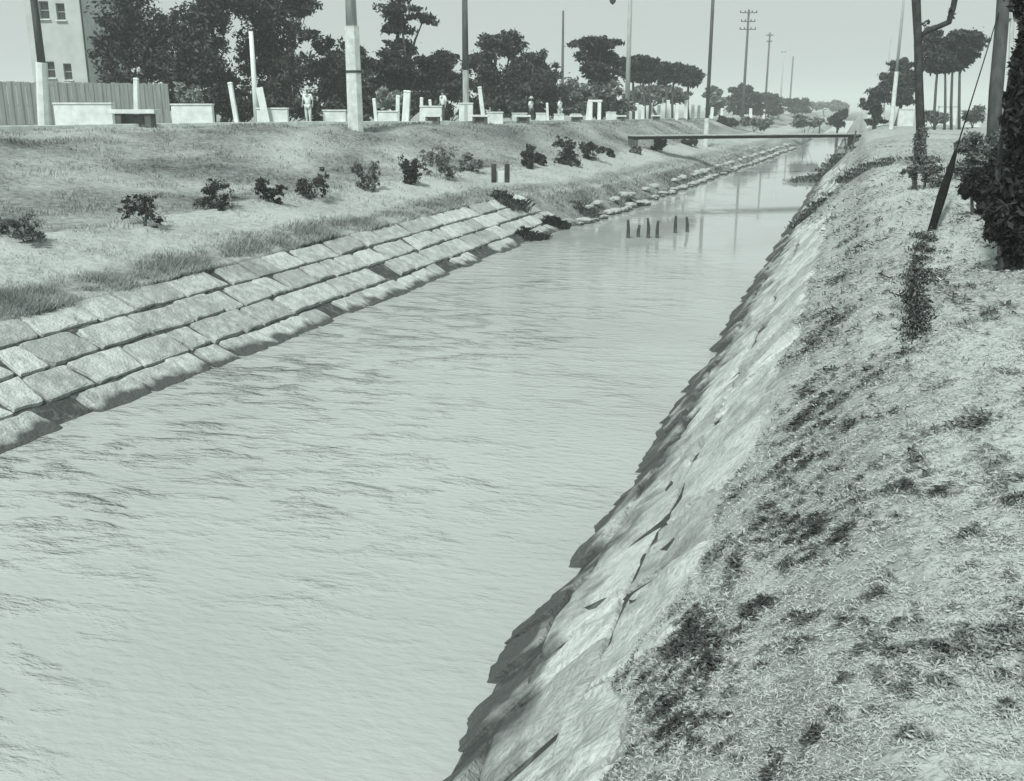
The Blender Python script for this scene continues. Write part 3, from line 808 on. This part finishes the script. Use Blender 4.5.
def post(label, px, d, ytop, wpx, lean=0, mkey='post', group=None, name='white_post', cap=True, cat='post'):
    b = place(px, d); h = zpix(ytop, d) - b.z; wd = wpx * d / F
    t = empty(name, b, R(15)); tag(t, label, cat, group); t.rotation_euler.y = R(lean)
    MB().box((0, 0, h / 2 - .1), (wd, wd, h + .2), .02, taper=.9).build('shaft', M[mkey], t)
    if cap: MB().box((0, 0, h + .05), (wd * 1.12, wd * 1.12, .08), .02, taper=.7).build('cap', M[mkey], t)
    return t
PG = 'white posts along the far road'
post('slim white post standing behind the largest stone bench', 135, 43, 80, 4.6, lean=5, group=PG)
post('thin white post leaning left beside the short white pole', 236, 47, 84, 4.4, lean=-6, group=PG)
post('broad white post tilted beside the pale bush', 405, 54, 92, 7, lean=5, group=PG)
post('narrow white post left of the broad tilted one', 397, 55, 97, 4, lean=3, group=PG)
post('white post leaning left, right of the slim dark pole', 484, 58, 88, 4.2, lean=-7, group=PG)
for i, (px, yt) in enumerate([(637, 104), (643, 107), (651, 105), (659, 106), (668, 101), (677, 104), (686, 101), (693, 105)]):
    post(['first on the left in the far row of white posts under the pines', 'second from the left in the far row of white posts under the pines', 'third from the left in the far row of white posts under the pines',
          'fourth from the left in the far row of white posts under the pines', 'fifth from the left in the far row of white posts under the pines', 'third from the right in the far row of white posts under the pines',
          'second from the right in the far row of white posts under the pines', 'last post on the right in the far row, nearest the slim tall pole'][i], px, 92 + i * 2, yt, 3.4, group='far row of white posts under the pines')

for (px, d, yt, wp, ln, lab) in [(421, 57, 99, 3.4, 2, 'thin white post just left of the figure in loose white shirt'), (432, 58, 101, 3, -5, 'thin white post leaning towards the figure in loose white shirt'),
                             (512, 66, 103, 3.2, 4, 'thin white post at the left of the wide dark tree foot'), (548, 72, 104, 2.6, -3, 'thin white post midway between the two strolling figures'),
                             (587, 78, 103, 3, 5, 'thin white post immediately left of the narrow white gate'), (612, 84, 105, 3, -4, 'thin white post behind the block right of the narrow white gate'),
                             (624, 88, 107, 2.6, 3, 'short white post at the foot of the straight grey pole'), (376, 54, 100, 3.4, -4, 'thin white post just right of the thick concrete footed pole')]:
    post(lab, px, d, yt, wp, lean=ln, group=PG)
FP = 'scattered far white posts near the bridge'
for (px, d, yt, wp, lab) in [(699, 112, 106, 3, 'short white post just left of the slim tall pole'), (712, 128, 108, 3, 'white post just right of the slim tall pole'),
                             (722, 140, 109, 2.6, 'thin far white post left of the three-armed pole'), (751, 165, 109, 3, 'stubby far white post just right of the three-armed pole'),
                             (764, 175, 110, 2.5, 'tiny far white post under the two-armed pole'), (779, 190, 110, 2.4, 'farthest tiny white post of the scattered ones')]:
    post(lab, px, d, yt, wp, lean=random.uniform(-3, 3), group=FP)

# narrow white gate
b = place(595, 76); t = empty('narrow_gate', b, R(15)); tag(t, 'narrow white gate with two posts and a lintel below the triangular pine', 'gate')
h = zpix(102, 76) - b.z
for s in (-1, 1): MB().box((s * .33, 0, h / 2), (.28, .24, h), .02).build('gatepost', M['post'], t)
MB().box((0, 0, h + .08), (1.1, .3, .16), .03).build('lintel', M['post'], t)

# leaning board by the short pole
b = place(266, 46.5); t = empty('leaning_board', b, R(12)); t.rotation_euler.y = R(-9)
tag(t, 'white board leaning against the foot of the short white pole', 'board')
MB().box((0, 0, .85), (.34, .06, 1.7), .01).build('panel', M['white'], t); MB().box((0, .05, .85), (.08, .05, 1.5), .01).build('batten', M['post'], t)

# ------------------------------------------------------------------ poles
UP = 'utility poles along the canal road'
def pole(label, px, d, ytop, wpx, wtop=None, foot=None, footpx=None, mkey='palewood', arms=None, band=None, lean=0, footm='concrete', pz=None, footlean=0):
    b = place(px, d)
    if pz: b = pz
    h = zpix(ytop, d) - b.z; r = wpx * d / F / 2; rt = (wtop or wpx * .75) * d / F / 2
    t = empty('utility_pole', b); tag(t, label, 'utility pole', UP); t.rotation_euler.y = R(lean)
    off = 0
    if foot:
        hf = zpix(foot, d) - b.z; rf = footpx * d / F / 2
        fx = hf * math.tan(R(footlean)); MB().tube([(-fx, 0, -.2), (-fx / 2, 0, hf * .5), (0, 0, hf)], [rf * 1.05, rf, rf * .94], 8).build('concrete_foot', M[footm], t)
        z0 = hf - .02
    else: z0 = -.2
    MB().tube([(off, 0, z0), (off, 0, (z0 + h) / 2), (off, 0, h)], [r, (r + rt) / 2, rt], 12).build('shaft', M[mkey], t, smooth=True)
    if band:
        hb = zpix(band, d) - b.z
        MB().tube([(0, 0, hb - .05), (0, 0, hb + .05)], [footpx * d / F / 2 * 1.06] * 2, 8).build('band', M['iron'], t)
    for (ya, wa) in (arms or []):
        za = zpix(ya, d) - b.z; L = wa * d / F
        rot = Matrix.Rotation(YAW, 3, 'Z')
        a = MB().box((0, 0, 0), (L, .12, .12), .01, rot).build('crossarm', M['wood'], t); a.location = (0, -.12, za)
        for q in (-.46, -.2, .2, .46):
            MB().tube([(0, 0, .05), (0, 0, .12), (0, 0, .2), (0, 0, .28)], [.05, .09, .07, .11], 8).build('insulator', M['iron'], a).location = rot @ Vector((q * L, 0, 0))
    return t
pole('thick pole on a pale concrete foot with a dark band, left of the layered pine', 355, 45, -75, 11, foot=28, footpx=15.5, band=72, mkey='palewood')
pole('dark pole rising from a tall white gatepost foot by the white building', 47, 37.5, -70, 8, foot=63, footpx=11.5, mkey='wood', footm='white', footlean=6)
pole('short slim white pole standing against the dark trees', 256, 47.5, 33, 6, wtop=4, mkey='post')
pole('slim dark pole between the small round tree and the wide dark tree', 466, 57, -50, 6.4, foot=70, footpx=6.6, mkey='wood', footm='palewood')
pole('thin dark pointed pole whose top shows between two dark trees', 562, 100, 13, 3.4, wtop=2, mkey='wood')
lp = pole('straight grey pole with a hanging street lamp behind the triangular pine', 627, 88, -40, 5, mkey='palewood')
# lamp on its bracket
hz = zpix(2, 88) - lp.location.z; rot = Matrix.Rotation(YAW, 3, 'Z')
br = MB().tube([rot @ Vector(p) for p in ((0, 0, hz + .9), (-.7, 0, hz + 1.15), (-1.45, 0, hz + 1.0), (-1.5, 0, hz + .5))], [.04] * 4, 6).build('lamp_bracket', M['iron'], lp)
MB().tube([rot @ Vector((-1.5, 0, hz + z)) for z in (.5, .35, .1, -.25, -.45)], [.08, .2, .3, .26, .06], 12).build('lamp_shade', M['iron'], lp)
b = on(704, 176, 1.4)
for _ in range(5): b = on(704, 176, ground(b.x, b.y, False))
pd = (b - Vector((0, 0, EYE))).dot(cam.rotation_euler.to_matrix() @ Vector((0, 0, -1)))
pole('slim tall pole with a pale foot standing in front of the bridge', 704, pd, -60, 3.6, wtop=3, foot=118, footpx=5.2, mkey='wood', pz=b, footm='concrete')
pole('far pole carrying three crossarms above the dark far tree', 743, 150, 12, 3, wtop=2, mkey='wood', arms=[(15, 17), (23.5, 14), (31, 16)])
pole('fainter far pole with two short crossarms right of the three-armed one', 765, 225, 34, 2.2, mkey='wood', arms=[(37, 7), (43, 5)])
pole('very faint far pole next in line behind the two-armed one', 780, 300, 50, 1.8, mkey='palewood', arms=[(53, 5)])
pole('farthest short dark pole of the receding line', 789.5, 360, 57, 1.8, mkey='wood')
pole('tall thin pole with a pale foot left of the near forked tree', 893, 80, -30, 2.8, wtop=2.2, foot=72, footpx=4.2, mkey='palewood', footm='white')
pole('faint thin pole just left of the pale footed one beyond the near bank', 884, 150, 38, 2, mkey='palewood')

# ------------------------------------------------------------------ building, fence, hedge at the far left
d = 74
b = place(64, d); t = empty('white_building', b, YAW); tag(t, 'plain pale plastered two storey building with small dark windows', 'building')
s = d / F
W_ = 54 * s; Hh = 11.5; zt = lambda y: zpix(y, d) - b.z
wins = [(-13, -3.5, 4, 21), (3.5, 12, 6, 22), (-13, -4.5, 62, 78), (4, 12, 64, 80)]
# facade cut round its windows
xs_ = sorted({-W_ / 2, W_ / 2} | {w_[0] * s for w_ in wins} | {w_[1] * s for w_ in wins}); zs_ = sorted({-.2, Hh} | {zt(w_[2]) for w_ in wins} | {zt(w_[3]) for w_ in wins})
mb = MB()
def isopen(x, z): return any(w_[0] * s < x < w_[1] * s and zt(w_[3]) < z < zt(w_[2]) for w_ in wins)
vv = {}
def V3(x, y, z):
    k = (round(x, 4), round(y, 4), round(z, 4))
    if k not in vv: vv[k] = mb.bm.verts.new(k)
    return vv[k]
for x0, x1 in zip(xs_, xs_[1:]):
    for z0, z1 in zip(zs_, zs_[1:]):
        if not isopen((x0 + x1) / 2, (z0 + z1) / 2):
            mb.bm.faces.new((V3(x0, 0, z0), V3(x1, 0, z0), V3(x1, 0, z1), V3(x0, 0, z1)))
for w_ in wins:
    x0, x1, z0, z1 = w_[0] * s, w_[1] * s, zt(w_[3]), zt(w_[2])
    for (p, q) in (((x0, z0), (x1, z0)), ((x1, z0), (x1, z1)), ((x1, z1), (x0, z1)), ((x0, z1), (x0, z0))):
        mb.bm.faces.new((V3(p[0], 0, p[1]), V3(q[0], 0, q[1]), V3(q[0], .3, q[1]), V3(p[0], .3, p[1])))
for (a, c) in (((-W_ / 2, 0), (-W_ / 2, 9)), ((-W_ / 2, 9), (W_ / 2, 9)), ((W_ / 2, 9), (W_ / 2, 0))):
    mb.bm.faces.new((V3(a[0], a[1], -.2), V3(a[0], a[1], Hh), V3(c[0], c[1], Hh), V3(c[0], c[1], -.2)))
mb.build('wall', M['plaster'], t)
MB().box((0, 4.4, Hh + .15), (W_ + .6, 9.6, .3), .04).build('roof', M['concrete'], t)
for w_ in wins:
    x0, x1, z0, z1 = w_[0] * s, w_[1] * s, zt(w_[3]), zt(w_[2]); cx, cz = (x0 + x1) / 2, (z0 + z1) / 2
    f_ = MB()
    for q in (-1, 1): f_.box((q * (x1 - x0) / 2 * .93, 0, 0), (.07, .08, z1 - z0 - .01))
    for q in (-1, 0, 1): f_.box((0, 0, q * (z1 - z0) / 2 * .95), ((x1 - x0) * .85, .06, .06))
    fo = f_.build('window', M['boards'], t, (cx, .2, cz))
    MB().box((0, .06, 0), ((x1 - x0) * .98, .02, (z1 - z0) * .98)).build('pane', M['glass'], fo)
    MB().box((cx, -.06, z0 - .05), (x1 - x0 + .16, .2, .08), .01).build('sill', M['concrete'], t)
mb = MB().tube([(W_ / 2 + .1, -.1, 0), (W_ / 2 + .1, -.1, Hh)], [.07, .07], 8); mb.build('downpipe', M['iron'], t)
# lean-to
b2 = place(94, d - 2); t2 = empty('shed', b2, YAW); tag(t2, 'low pale shed with a sloping roof beside the white building', 'shed')
MB().box((0, 0, 1.0), (2.4, 3, 2.0), .02).build('wall', M['plaster'], t2)
MB().box((0, 0, 2.3), (2.8, 3.4, .12), .01, Matrix.Rotation(R(14), 3, 'Y')).build('roof', M['roof'], t2)
MB().box((-.5, -1.52, 1.1), (.7, .05, .8), .01).build('window', M['glass'], t2)

# board fence, left edge
a, b_ = place(-60, 44), place(169, 50); v = b_ - a; ang = math.atan2(v.y, v.x); L = v.length
t = empty('board_fence', a, ang); tag(t, 'long grey board fence at the left, behind the white gatepost and the longest low wall', 'fence')
hf = zpix(82, 47) - a.z
mb = MB(); k = 0; x = 0
while x < L:
    mb.box((x + .1, .03 * (k % 2), hf / 2), (.19, .03, hf - random.uniform(0, .1))); x += .2; k += 1
mb.build('boards', M['boards'], t)
mb = MB()
for zz in (hf * .45, hf * .93): mb.box((L / 2, .09, zz), (L, .06, .1))
mb.build('rail', M['palewood'], t)
x = .1
while x < L: MB().box((x, .19, hf / 2), (.12, .12, hf + .02)).build('fence_post', M['palewood'], t); x += 1.5

# ------------------------------------------------------------------ footbridge
L_ = at(629, 134, 74); Rr = at(856, 133, 67)
zb = 2.72
A = on(630, 135.5, zb); B = on(858, 133.5, zb); v = B - A; L = v.length; ang = math.atan2(v.y, v.x)
t = empty('footbridge', A, ang); tag(t, 'long thin dark footbridge crossing the canal in the distance', 'footbridge')
MB().box((L / 2, 0, -.015), (L, 1.14, .07), .01).build('deck', M['palewood'], t)
for s_ in (-1, 1): MB().box((L / 2, s_ * .48, -.15), (L - .2, .12, .2), .01).build('beam', M['tar'], t)
g0 = ground(A.x, A.y, False)
for q, w_ in ((.25, .0), (L - .35, 0)):
    P = A + v.normalized() * q; gz = ground(P.x, P.y, False) - zb
    MB().box((q, 0, gz / 2 - .15), (.28, 1.0, abs(gz) + .1), .02).build('abutment', M['leg'], t)
MB().box((L * .80, -.5, .42), (.07, .07, .85), .005).build('marker_post', M['wood'], t)
for px, yb, yt, lab in ((851, 152, 132, 'crooked stake leaning by the near end of the footbridge'), (846, 151, 138, 'short stake beside the crooked one by the footbridge')):
    b = on(px, yb, 2.6); b = on(px, yb, ground(b.x, b.y, False)); d = b.y * .97
    h = (yb - yt) * d / F
    t = empty('stake', b, 0); t.rotation_euler.y = R(8 if px > 850 else -10); tag(t, lab, 'stake')
    MB().tube([(0, 0, -.2), (.02, 0, h * .5), (0, 0, h)], [.07, .06, .05], 7, wob=.2).build('shaft', M['wood'], t)
    MB().box((0, 0, h * .8), (.4, .05, .07)).build('cross_piece', M['wood'], t)

# dark uprights added in the channel to stand in for broken reflections
for i, (px, yb, yt, lab) in enumerate([(628, 243, 217, 'leftmost dark bar standing in for a reflection in the water below the bridge'), (638, 242, 222, 'second dark bar from the left, shortest, standing in for a water reflection'), (648, 243, 215, 'third dark bar from the left standing in for a water reflection'),
                                       (657, 243, 218, 'fourth dark bar from the left standing in for a water reflection'), (675, 238, 213, 'second dark bar from the right standing in for a water reflection'), (687, 237, 214, 'rightmost dark bar standing in for a reflection in the water below the bridge')]):
    b = on(px, yb - 5, 0); d = (b - Vector((0, 0, EYE))).dot(cam.rotation_euler.to_matrix() @ Vector((0, 0, -1))); h = (yb - yt - 8) * d / F
    t = MB().tube([(0, 0, -.9), (0, 0, 0), (random.uniform(-.015, .015), .01, h * .5), (random.uniform(-.05, .05), 0, h)], [.07, .068, .06, .045], 8, wob=.5).build('reflection_bar', M['bark'], None, b, smooth=True)
    tag(t, lab, 'reflection_bar', 'dark bars standing in for reflections in the canal')

# sluice: two dark posts with a pale board
b = on(500.5, 182, 1.7)
for _ in range(4): b = on(500.5, 182, ground(b.x, b.y, False))
d = b.y * math.cos(YAW) - b.x * math.sin(YAW); s = d / F
t = empty('drain_outlet', b, YAW); tag(t, 'two short dark posts flanking a pale board on the far bank', 'drain outlet')
for q in (-1, 1): MB().box((q * 6.5 * s, 0, 8.5 * s), (5 * s, 5 * s, 18 * s), .02).build('gatepost', M['iron'], t)
MB().box((0, .06, 5 * s), (7.8 * s, .08, 11 * s), .01).build('board', M['white'], t)

# ------------------------------------------------------------------ near bank: forked tree, guyed pole, dark bush
rw = lambda px, y, d, base: at(px, y, d) - base
base = on(921, 168, 2.9); base.z = ground(base.x, base.y, False); d = (base - Vector((0, 0, EYE))).dot(cam.rotation_euler.to_matrix() @ Vector((0, 0, -1)))
t = empty('forked_tree', base); tag(t, 'bare dark slender tree forking into a V near the picture top on the near bank', 'tree')
mb = MB(); s = d / F
def P3(x, y, dd=0): 
    p = at(x, y, d + dd) - base; return p
mb.tube([(0, 0, -.2), (.02, 0, .15), P3(921, 130), P3(919, 80), P3(918, 40), P3(916, 0), P3(914, -45, .3), P3(916, -95, .4), P3(910, -150, .2)], [6.5 * s, 5.2 * s, 4.4 * s, 4.2 * s, 4.0 * s, 4.3 * s, 3.8 * s, 3.2 * s, 1.5 * s], 10, wob=.25)
mb.tube([P3(919, 38), P3(926, 31), P3(938, 27), P3(949, 22), P3(953, 8), P3(957, -12), P3(966, -55), P3(968, -100)], [2.6 * s, 2.6 * s, 2.6 * s, 3.0 * s, 3.2 * s, 2.8 * s, 2 * s, 1 * s], 8, wob=.3)
mb.tube([P3(914, -60), P3(900, -90), P3(890, -120)], [2.4 * s, 1.6 * s, .8 * s], 7, wob=.2)
mb.build('trunk', M['darkbark'], t, smooth=True)
leaf_cloud('crown', [(tuple(P3(950, 12)), (6 * s, 6 * s, 10 * s)), (tuple(P3(925, 22)), (6 * s, 6 * s, 4 * s)), (tuple(P3(965, -90)), (26 * s, 26 * s, 12 * s)), (tuple(P3(905, -140)), (32 * s, 30 * s, 14 * s))], 2.4 * s, 900, M['leaf'], t)

base2 = on(993, 166, 2.95); base2.z = ground(base2.x, base2.y, False); d2 = (base2 - Vector((0, 0, EYE))).dot(cam.rotation_euler.to_matrix() @ Vector((0, 0, -1)))
s2 = d2 / F
Q = lambda x, y: at(x, y, d2) - base2
t = empty('utility_pole', base2); tag(t, 'stout dark guyed pole among the bushes on the near bank', 'utility pole', UP)
MB().tube([(0, 0, -.2), Q(996, 90), Q(1002, 20), Q(1007, -70)], [7.2 * s2, 6.6 * s2, 6.2 * s2, 5.4 * s2], 12, wob=.1).build('shaft', M['darkwood'], t, smooth=True)
anc = on(931, 226, 2.85); anc.z = ground(anc.x, anc.y, False)
top = at(999, 12, d2)
v = top - anc
mb = MB().tube([anc, top], [.013, .013], 6)
g_ = mb.build('guy_wire', M['tar']); tag(g_, 'taut stay wire running from the stout pole down to the near bank', 'wire')
e = anc + v * .24
g2 = MB().tube([anc + v * -.01, anc + v * .03, anc + v * .10, anc + v * .17, e], [.05, .06, .075, .06, .03], 8, wob=.2).build('guard', M['tar'], None); g2.parent = g_
base3 = on(1010, 158, 2.95); base3.z = ground(base3.x, base3.y, False)
d3 = (base3 - Vector((0, 0, EYE))).dot(cam.rotation_euler.to_matrix() @ Vector((0, 0, -1)))
t = empty('utility_pole', base3); tag(t, 'thin pale pole right beside the stout dark guyed pole', 'utility pole', UP)
MB().tube([(0, 0, -.2), at(1010, 80, d3) - base3, at(1014, -30, d3) - base3], [2.4 * d3 / F, 2.2 * d3 / F, 1.8 * d3 / F], 8).build('shaft', M['palewood'], t)
MB().box(at(1012, 20, d3) - base3, (.5, .1, .1), .01).build('crossarm', M['wood'], t)

NB = 'dark bushes at the right picture edge'
def nbush(label, px, yb, boxes, count, mk, size):
    b = on(px, yb, 2.92); b.z = ground(b.x, b.y, False); dd = (b - Vector((0, 0, EYE))).dot(cam.rotation_euler.to_matrix() @ Vector((0, 0, -1)))
    t = empty('bush', b); tag(t, label, 'bush', NB)
    cl = px_clumps(b, dd, boxes)
    leaf_cloud('foliage', cl, size, count, M[mk], t, shell=.6)
    mb = MB()
    for c in cl: limb(mb, Vector((c[0][0] * .8, c[0][1] * .8, -.1)), c[0], .035, .012, .1, 5)
    mb.build('stem', M['bark'], t)
nbush('tall black leafy bush cut by the right picture edge', 1040, 262, [(1027, 60, 15, 64), (1023, 112, 17, 36), (1026, 150, 22, 44), (1024, 200, 32, 34), (1026, 232, 22, 30), (1028, 0, 15, 40), (1000, 226, 18, 20), (1018, 252, 22, 14)], 22000, 'black', .05)
nbush('low black bush sprawling at the foot of the stout pole', 998, 212, [(1000, 190, 26, 22), (1012, 165, 20, 22), (982, 182, 18, 16), (1014, 212, 24, 20), (990, 200, 20, 14), (972, 192, 12, 10)], 12500, 'black', .05)
nbush('grey green undergrowth round the stout pole, behind the black bush', 985, 178, [(975, 150, 18, 20), (992, 150, 16, 16), (1008, 140, 12, 22), (962, 170, 14, 10)], 6000, 'leafgrey', .06)
nbush('shaggy grey grass clump round the foot of the forked tree', 922, 182, [(920, 148, 8, 22), (928, 168, 14, 12), (914, 172, 10, 8), (936, 180, 14, 8)], 4500, 'leafgrey', .04)

RT = 'trees beyond the near bank'
tree('pine_tree', 'umbrella shaped pine on four dark trunks between the forked tree and the stout pole', 'tree', 952, 75,
     [(940, 48, 16, 14), (960, 44, 20, 12), (972, 48, 11, 10), (945, 62, 20, 11), (932, 36, 10, 9), (966, 56, 13, 8), (934, 66, 12, 9)], 7200, None, 'needle',
     trunks=[(937, 938, 65, 3), (947, 945, 64, 2.6), (954, 953, 62, 3), (962, 960, 58, 3)], group=RT, shell=.7)
tree('pine_tree', 'dark tree sloping down to the left behind the forked tree', 'tree', 897, 92,
     [(903, 66, 13, 7), (908, 84, 10, 14), (893, 82, 12, 10), (880, 94, 12, 9), (870, 103, 10, 6), (900, 98, 12, 9)], 4200, None, 'leaf', group=RT, shell=.7)
tree('broadleaf_tree', 'small dark bush tree at the end of the canal near the bridge end', 'tree', 839, 120, [(838, 116, 7, 5), (845, 112, 4, 4), (836, 123, 7, 5)], 800, None, 'leaf', group=RT)
tree('broadleaf_tree', 'stubby dark little tree with a short trunk beside the pale low walls', 'tree', 876, 85, [(876, 112, 5, 7), (878, 121, 9, 3)], 700, None, 'leaf', group=RT)
bush('grey low bush before the pale low walls, between the forked tree and the pine trunks', 935, 84, [(930, 117, 8, 5), (942, 118, 7, 4)], 600, 'leafgrey', group=RT)
bush('grey low bush before the pale low walls, right of the pine trunks', 975, 82, [(970, 116, 7, 6), (980, 114, 6, 8)], 700, 'leafgrey', group=RT)
bush('dark low bush on the bank between the slim tall pole and the bridge', 727, 118, [(722, 120, 6, 3), (731, 123, 7, 4)], 700, 'leaf', group=FT_)
bush('grey low bush on the bank just beyond the bridge', 755, 120, [(750, 122, 9, 4), (765, 124, 9, 4)], 700, 'leafgrey', group=FT_)
bush('grey low bush on the far bank nearest the water beyond the bridge', 805, 125, [(800, 121, 10, 5), (815, 122, 8, 4)], 800, 'leafgrey', group=FT_)

# low pale walls beyond the near bank
for (x0, x1, yt, d, lab) in [(868, 884, 113, 98, 'leftmost pale low wall beyond the near bank, by the sloping dark tree'), (899, 914, 109, 90, 'pale low wall between the pale footed pole and the forked tree'),
                             (926, 936, 111, 88, 'small pale wall just right of the forked tree'), (939, 957, 106, 95, 'tallest pale wall behind the umbrella pine trunks'), (960, 982, 110, 84, 'pale low wall right of the umbrella pine trunks')]:
    a, b_ = place(x0, d), place(x1, d); v = b_ - a; c = (a + b_) / 2; h = zpix(yt, d) - c.z
    t = empty('low_wall', c, math.atan2(v.y, v.x)); tag(t, lab, 'wall', 'pale low walls beyond the near bank')
    MB().box((0, 0, h / 2 - .1), (v.length, .3, h + .1), .03).build('wall_body', M['white'], t); MB().box((0, 0, h - .02), (v.length + .1, .4, .09), .02).build('coping', M['concrete'], t)

# ------------------------------------------------------------------ people
def skin_mesh(verts, edges, radii, name, sub=1):
    me = bpy.data.meshes.new(name); me.from_pydata(verts, edges, []); o = bpy.data.objects.new(name, me); COL.objects.link(o)
    m1 = o.modifiers.new('s', 'SKIN'); m1.use_smooth_shade = True
    for i, r in enumerate(radii):
        sv = me.skin_vertices[0].data[i]; sv.radius = r if isinstance(r, tuple) else (r, r); sv.use_root = (i == 0)
    m2 = o.modifiers.new('u', 'SUBSURF'); m2.levels = sub; m2.render_levels = sub
    dg = bpy.context.evaluated_depsgraph_get(); ev = o.evaluated_get(dg)
    nm = bpy.data.meshes.new_from_object(ev); bpy.data.objects.remove(o)
    nm.name = name
    return nm

def person(label, px, d, height, face, stride=.0, hat=False, legs='trousers', bag=False):
    b = place(px, d); t = empty('person', b, face); tag(t, label, 'person', None); k = height / 1.7
    st = stride
    J = {'pel': (0, 0, .92), 'wst': (0, .01, 1.08), 'chs': (0, .0, 1.28), 'nck': (0, .01, 1.44), 'hd0': (0, -.01, 1.53), 'hd1': (0, -.02, 1.64),
         'sl': (-.17, 0, 1.39), 'el': (-.24, .03 - st * .2, 1.13), 'wl': (-.25, -.06 - st * .4, .90), 'fl': (-.25, -.09 - st * .45, .80),
         'sr': (.17, 0, 1.39), 'er': (.24, .03 + st * .2, 1.13), 'wr': (.25, -.06 + st * .4, .90), 'fr': (.25, -.09 + st * .45, .80),
         'hl': (-.09, 0, .88), 'kl': (-.10, -.03 + st * .5, .49), 'al': (-.10, .03 + st, .09), 'tl': (-.11, -.13 + st, .04),
         'hr': (.09, 0, .88), 'kr': (.10, -.03 - st * .3, .49), 'ar': (.10, .03 - st, .09), 'tr': (.11, -.13 - st, .04)}
    rad = {'pel': (.14, .10), 'wst': (.13, .09), 'chs': (.16, .10), 'nck': .05, 'hd0': (.07, .085), 'hd1': (.08, .095), 'sl': .055, 'el': .04, 'wl': .03, 'fl': (.04, .02),
           'sr': .055, 'er': .04, 'wr': .03, 'fr': (.04, .02), 'hl': .085, 'kl': .06, 'al': .04, 'tl': (.045, .03), 'hr': .085, 'kr': .06, 'ar': .04, 'tr': (.045, .03)}
    E_ = [('pel', 'wst'), ('wst', 'chs'), ('chs', 'nck'), ('nck', 'hd0'), ('hd0', 'hd1'), ('chs', 'sl'), ('sl', 'el'), ('el', 'wl'), ('wl', 'fl'), ('chs', 'sr'), ('sr', 'er'), ('er', 'wr'), ('wr', 'fr'),
          ('pel', 'hl'), ('hl', 'kl'), ('kl', 'al'), ('al', 'tl'), ('pel', 'hr'), ('hr', 'kr'), ('kr', 'ar'), ('ar', 'tr')]
    def part(name, keys, mk, grow):
        ks = [q for q in J if q in keys]; ix = {q: i for i, q in enumerate(ks)}
        ed = [(ix[p], ix[q]) for p, q in E_ if p in ix and q in ix]
        rd = [tuple((x + grow) * k for x in (rad[q] if isinstance(rad[q], tuple) else (rad[q],) * 2)) for q in ks]
        me = skin_mesh([tuple(c * k for c in J[q]) for q in ks], ed, rd, name, 1)
        for p in me.polygons: p.use_smooth = True
        me.materials.clear()
        return link(name, me, M[mk], t)
    part('body', list(J), 'skin', 0)
    part('shirt', ['pel', 'wst', 'chs', 'sl', 'el', 'sr', 'er'], 'shirt', .022)
    part('trousers', ['pel', 'hl', 'kl', 'al', 'hr', 'kr', 'ar'], legs, .018)
    hz_ = 1.70 * k
    if hat:
        MB().tube([(0, -.02 * k, hz_ - .05), (0, -.02 * k, hz_ - .03), (0, -.02 * k, hz_), (0, -.02 * k, hz_ + .08), (0, -.02 * k, hz_ + .10)], [.2, .2, .11, .10, .05], 14).build('hat', M['hat'], t)
    else:
        MB().tube([(0, .01, hz_ - .12), (0, .0, hz_ - .03), (0, -.01, hz_ + .05), (0, -.01, hz_ + .075)], [.09, .115, .085, .02], 12).build('hair', M['darkcloth'], t, smooth=True)
    return t
person('person in white shirt, pale trousers and brimmed hat standing between low white walls', 308, 47, 1.66, R(10), .06, True)
person('person in loose white shirt and dark trousers behind a white wall by the slim pole', 443, 55, 1.78, R(-30), .05, False, 'darkcloth')
person('left of two small strolling figures in white, before the sloping dark tree', 531, 69, 1.66, R(70), .16, True, 'darkcloth')
person('right of two small strolling figures in white, beside the thin pointed pole', 560, 72, 1.68, R(70), .18, False, 'trousers')

# ------------------------------------------------------------------ air
HAZE = True
if HAZE:
    m = bpy.data.materials.new('haze_air'); m.use_nodes = True; n = m.node_tree.nodes; n.clear()
    o_ = n.new('ShaderNodeOutputMaterial'); pv = n.new('ShaderNodeVolumePrincipled')
    pv.inputs['Color'].default_value = (.93, 1, .98, 1); pv.inputs['Density'].default_value = .0010; pv.inputs['Anisotropy'].default_value = 0
    m.node_tree.links.new(pv.outputs[0], o_.inputs['Volume'])
    h_ = MB().box((0, 720, 11), (3100, 1640, 26)).build('haze', m); tag(h_, 'thin pale haze over the whole canal', 'haze', kind='stuff')

scene.cycles.max_bounces = 6; scene.cycles.volume_bounces = 1; scene.cycles.diffuse_bounces = 3; scene.cycles.glossy_bounces = 3
scene.cycles.use_denoising = True; scene.cycles.sample_clamp_direct = 5; scene.cycles.sample_clamp_indirect = 3
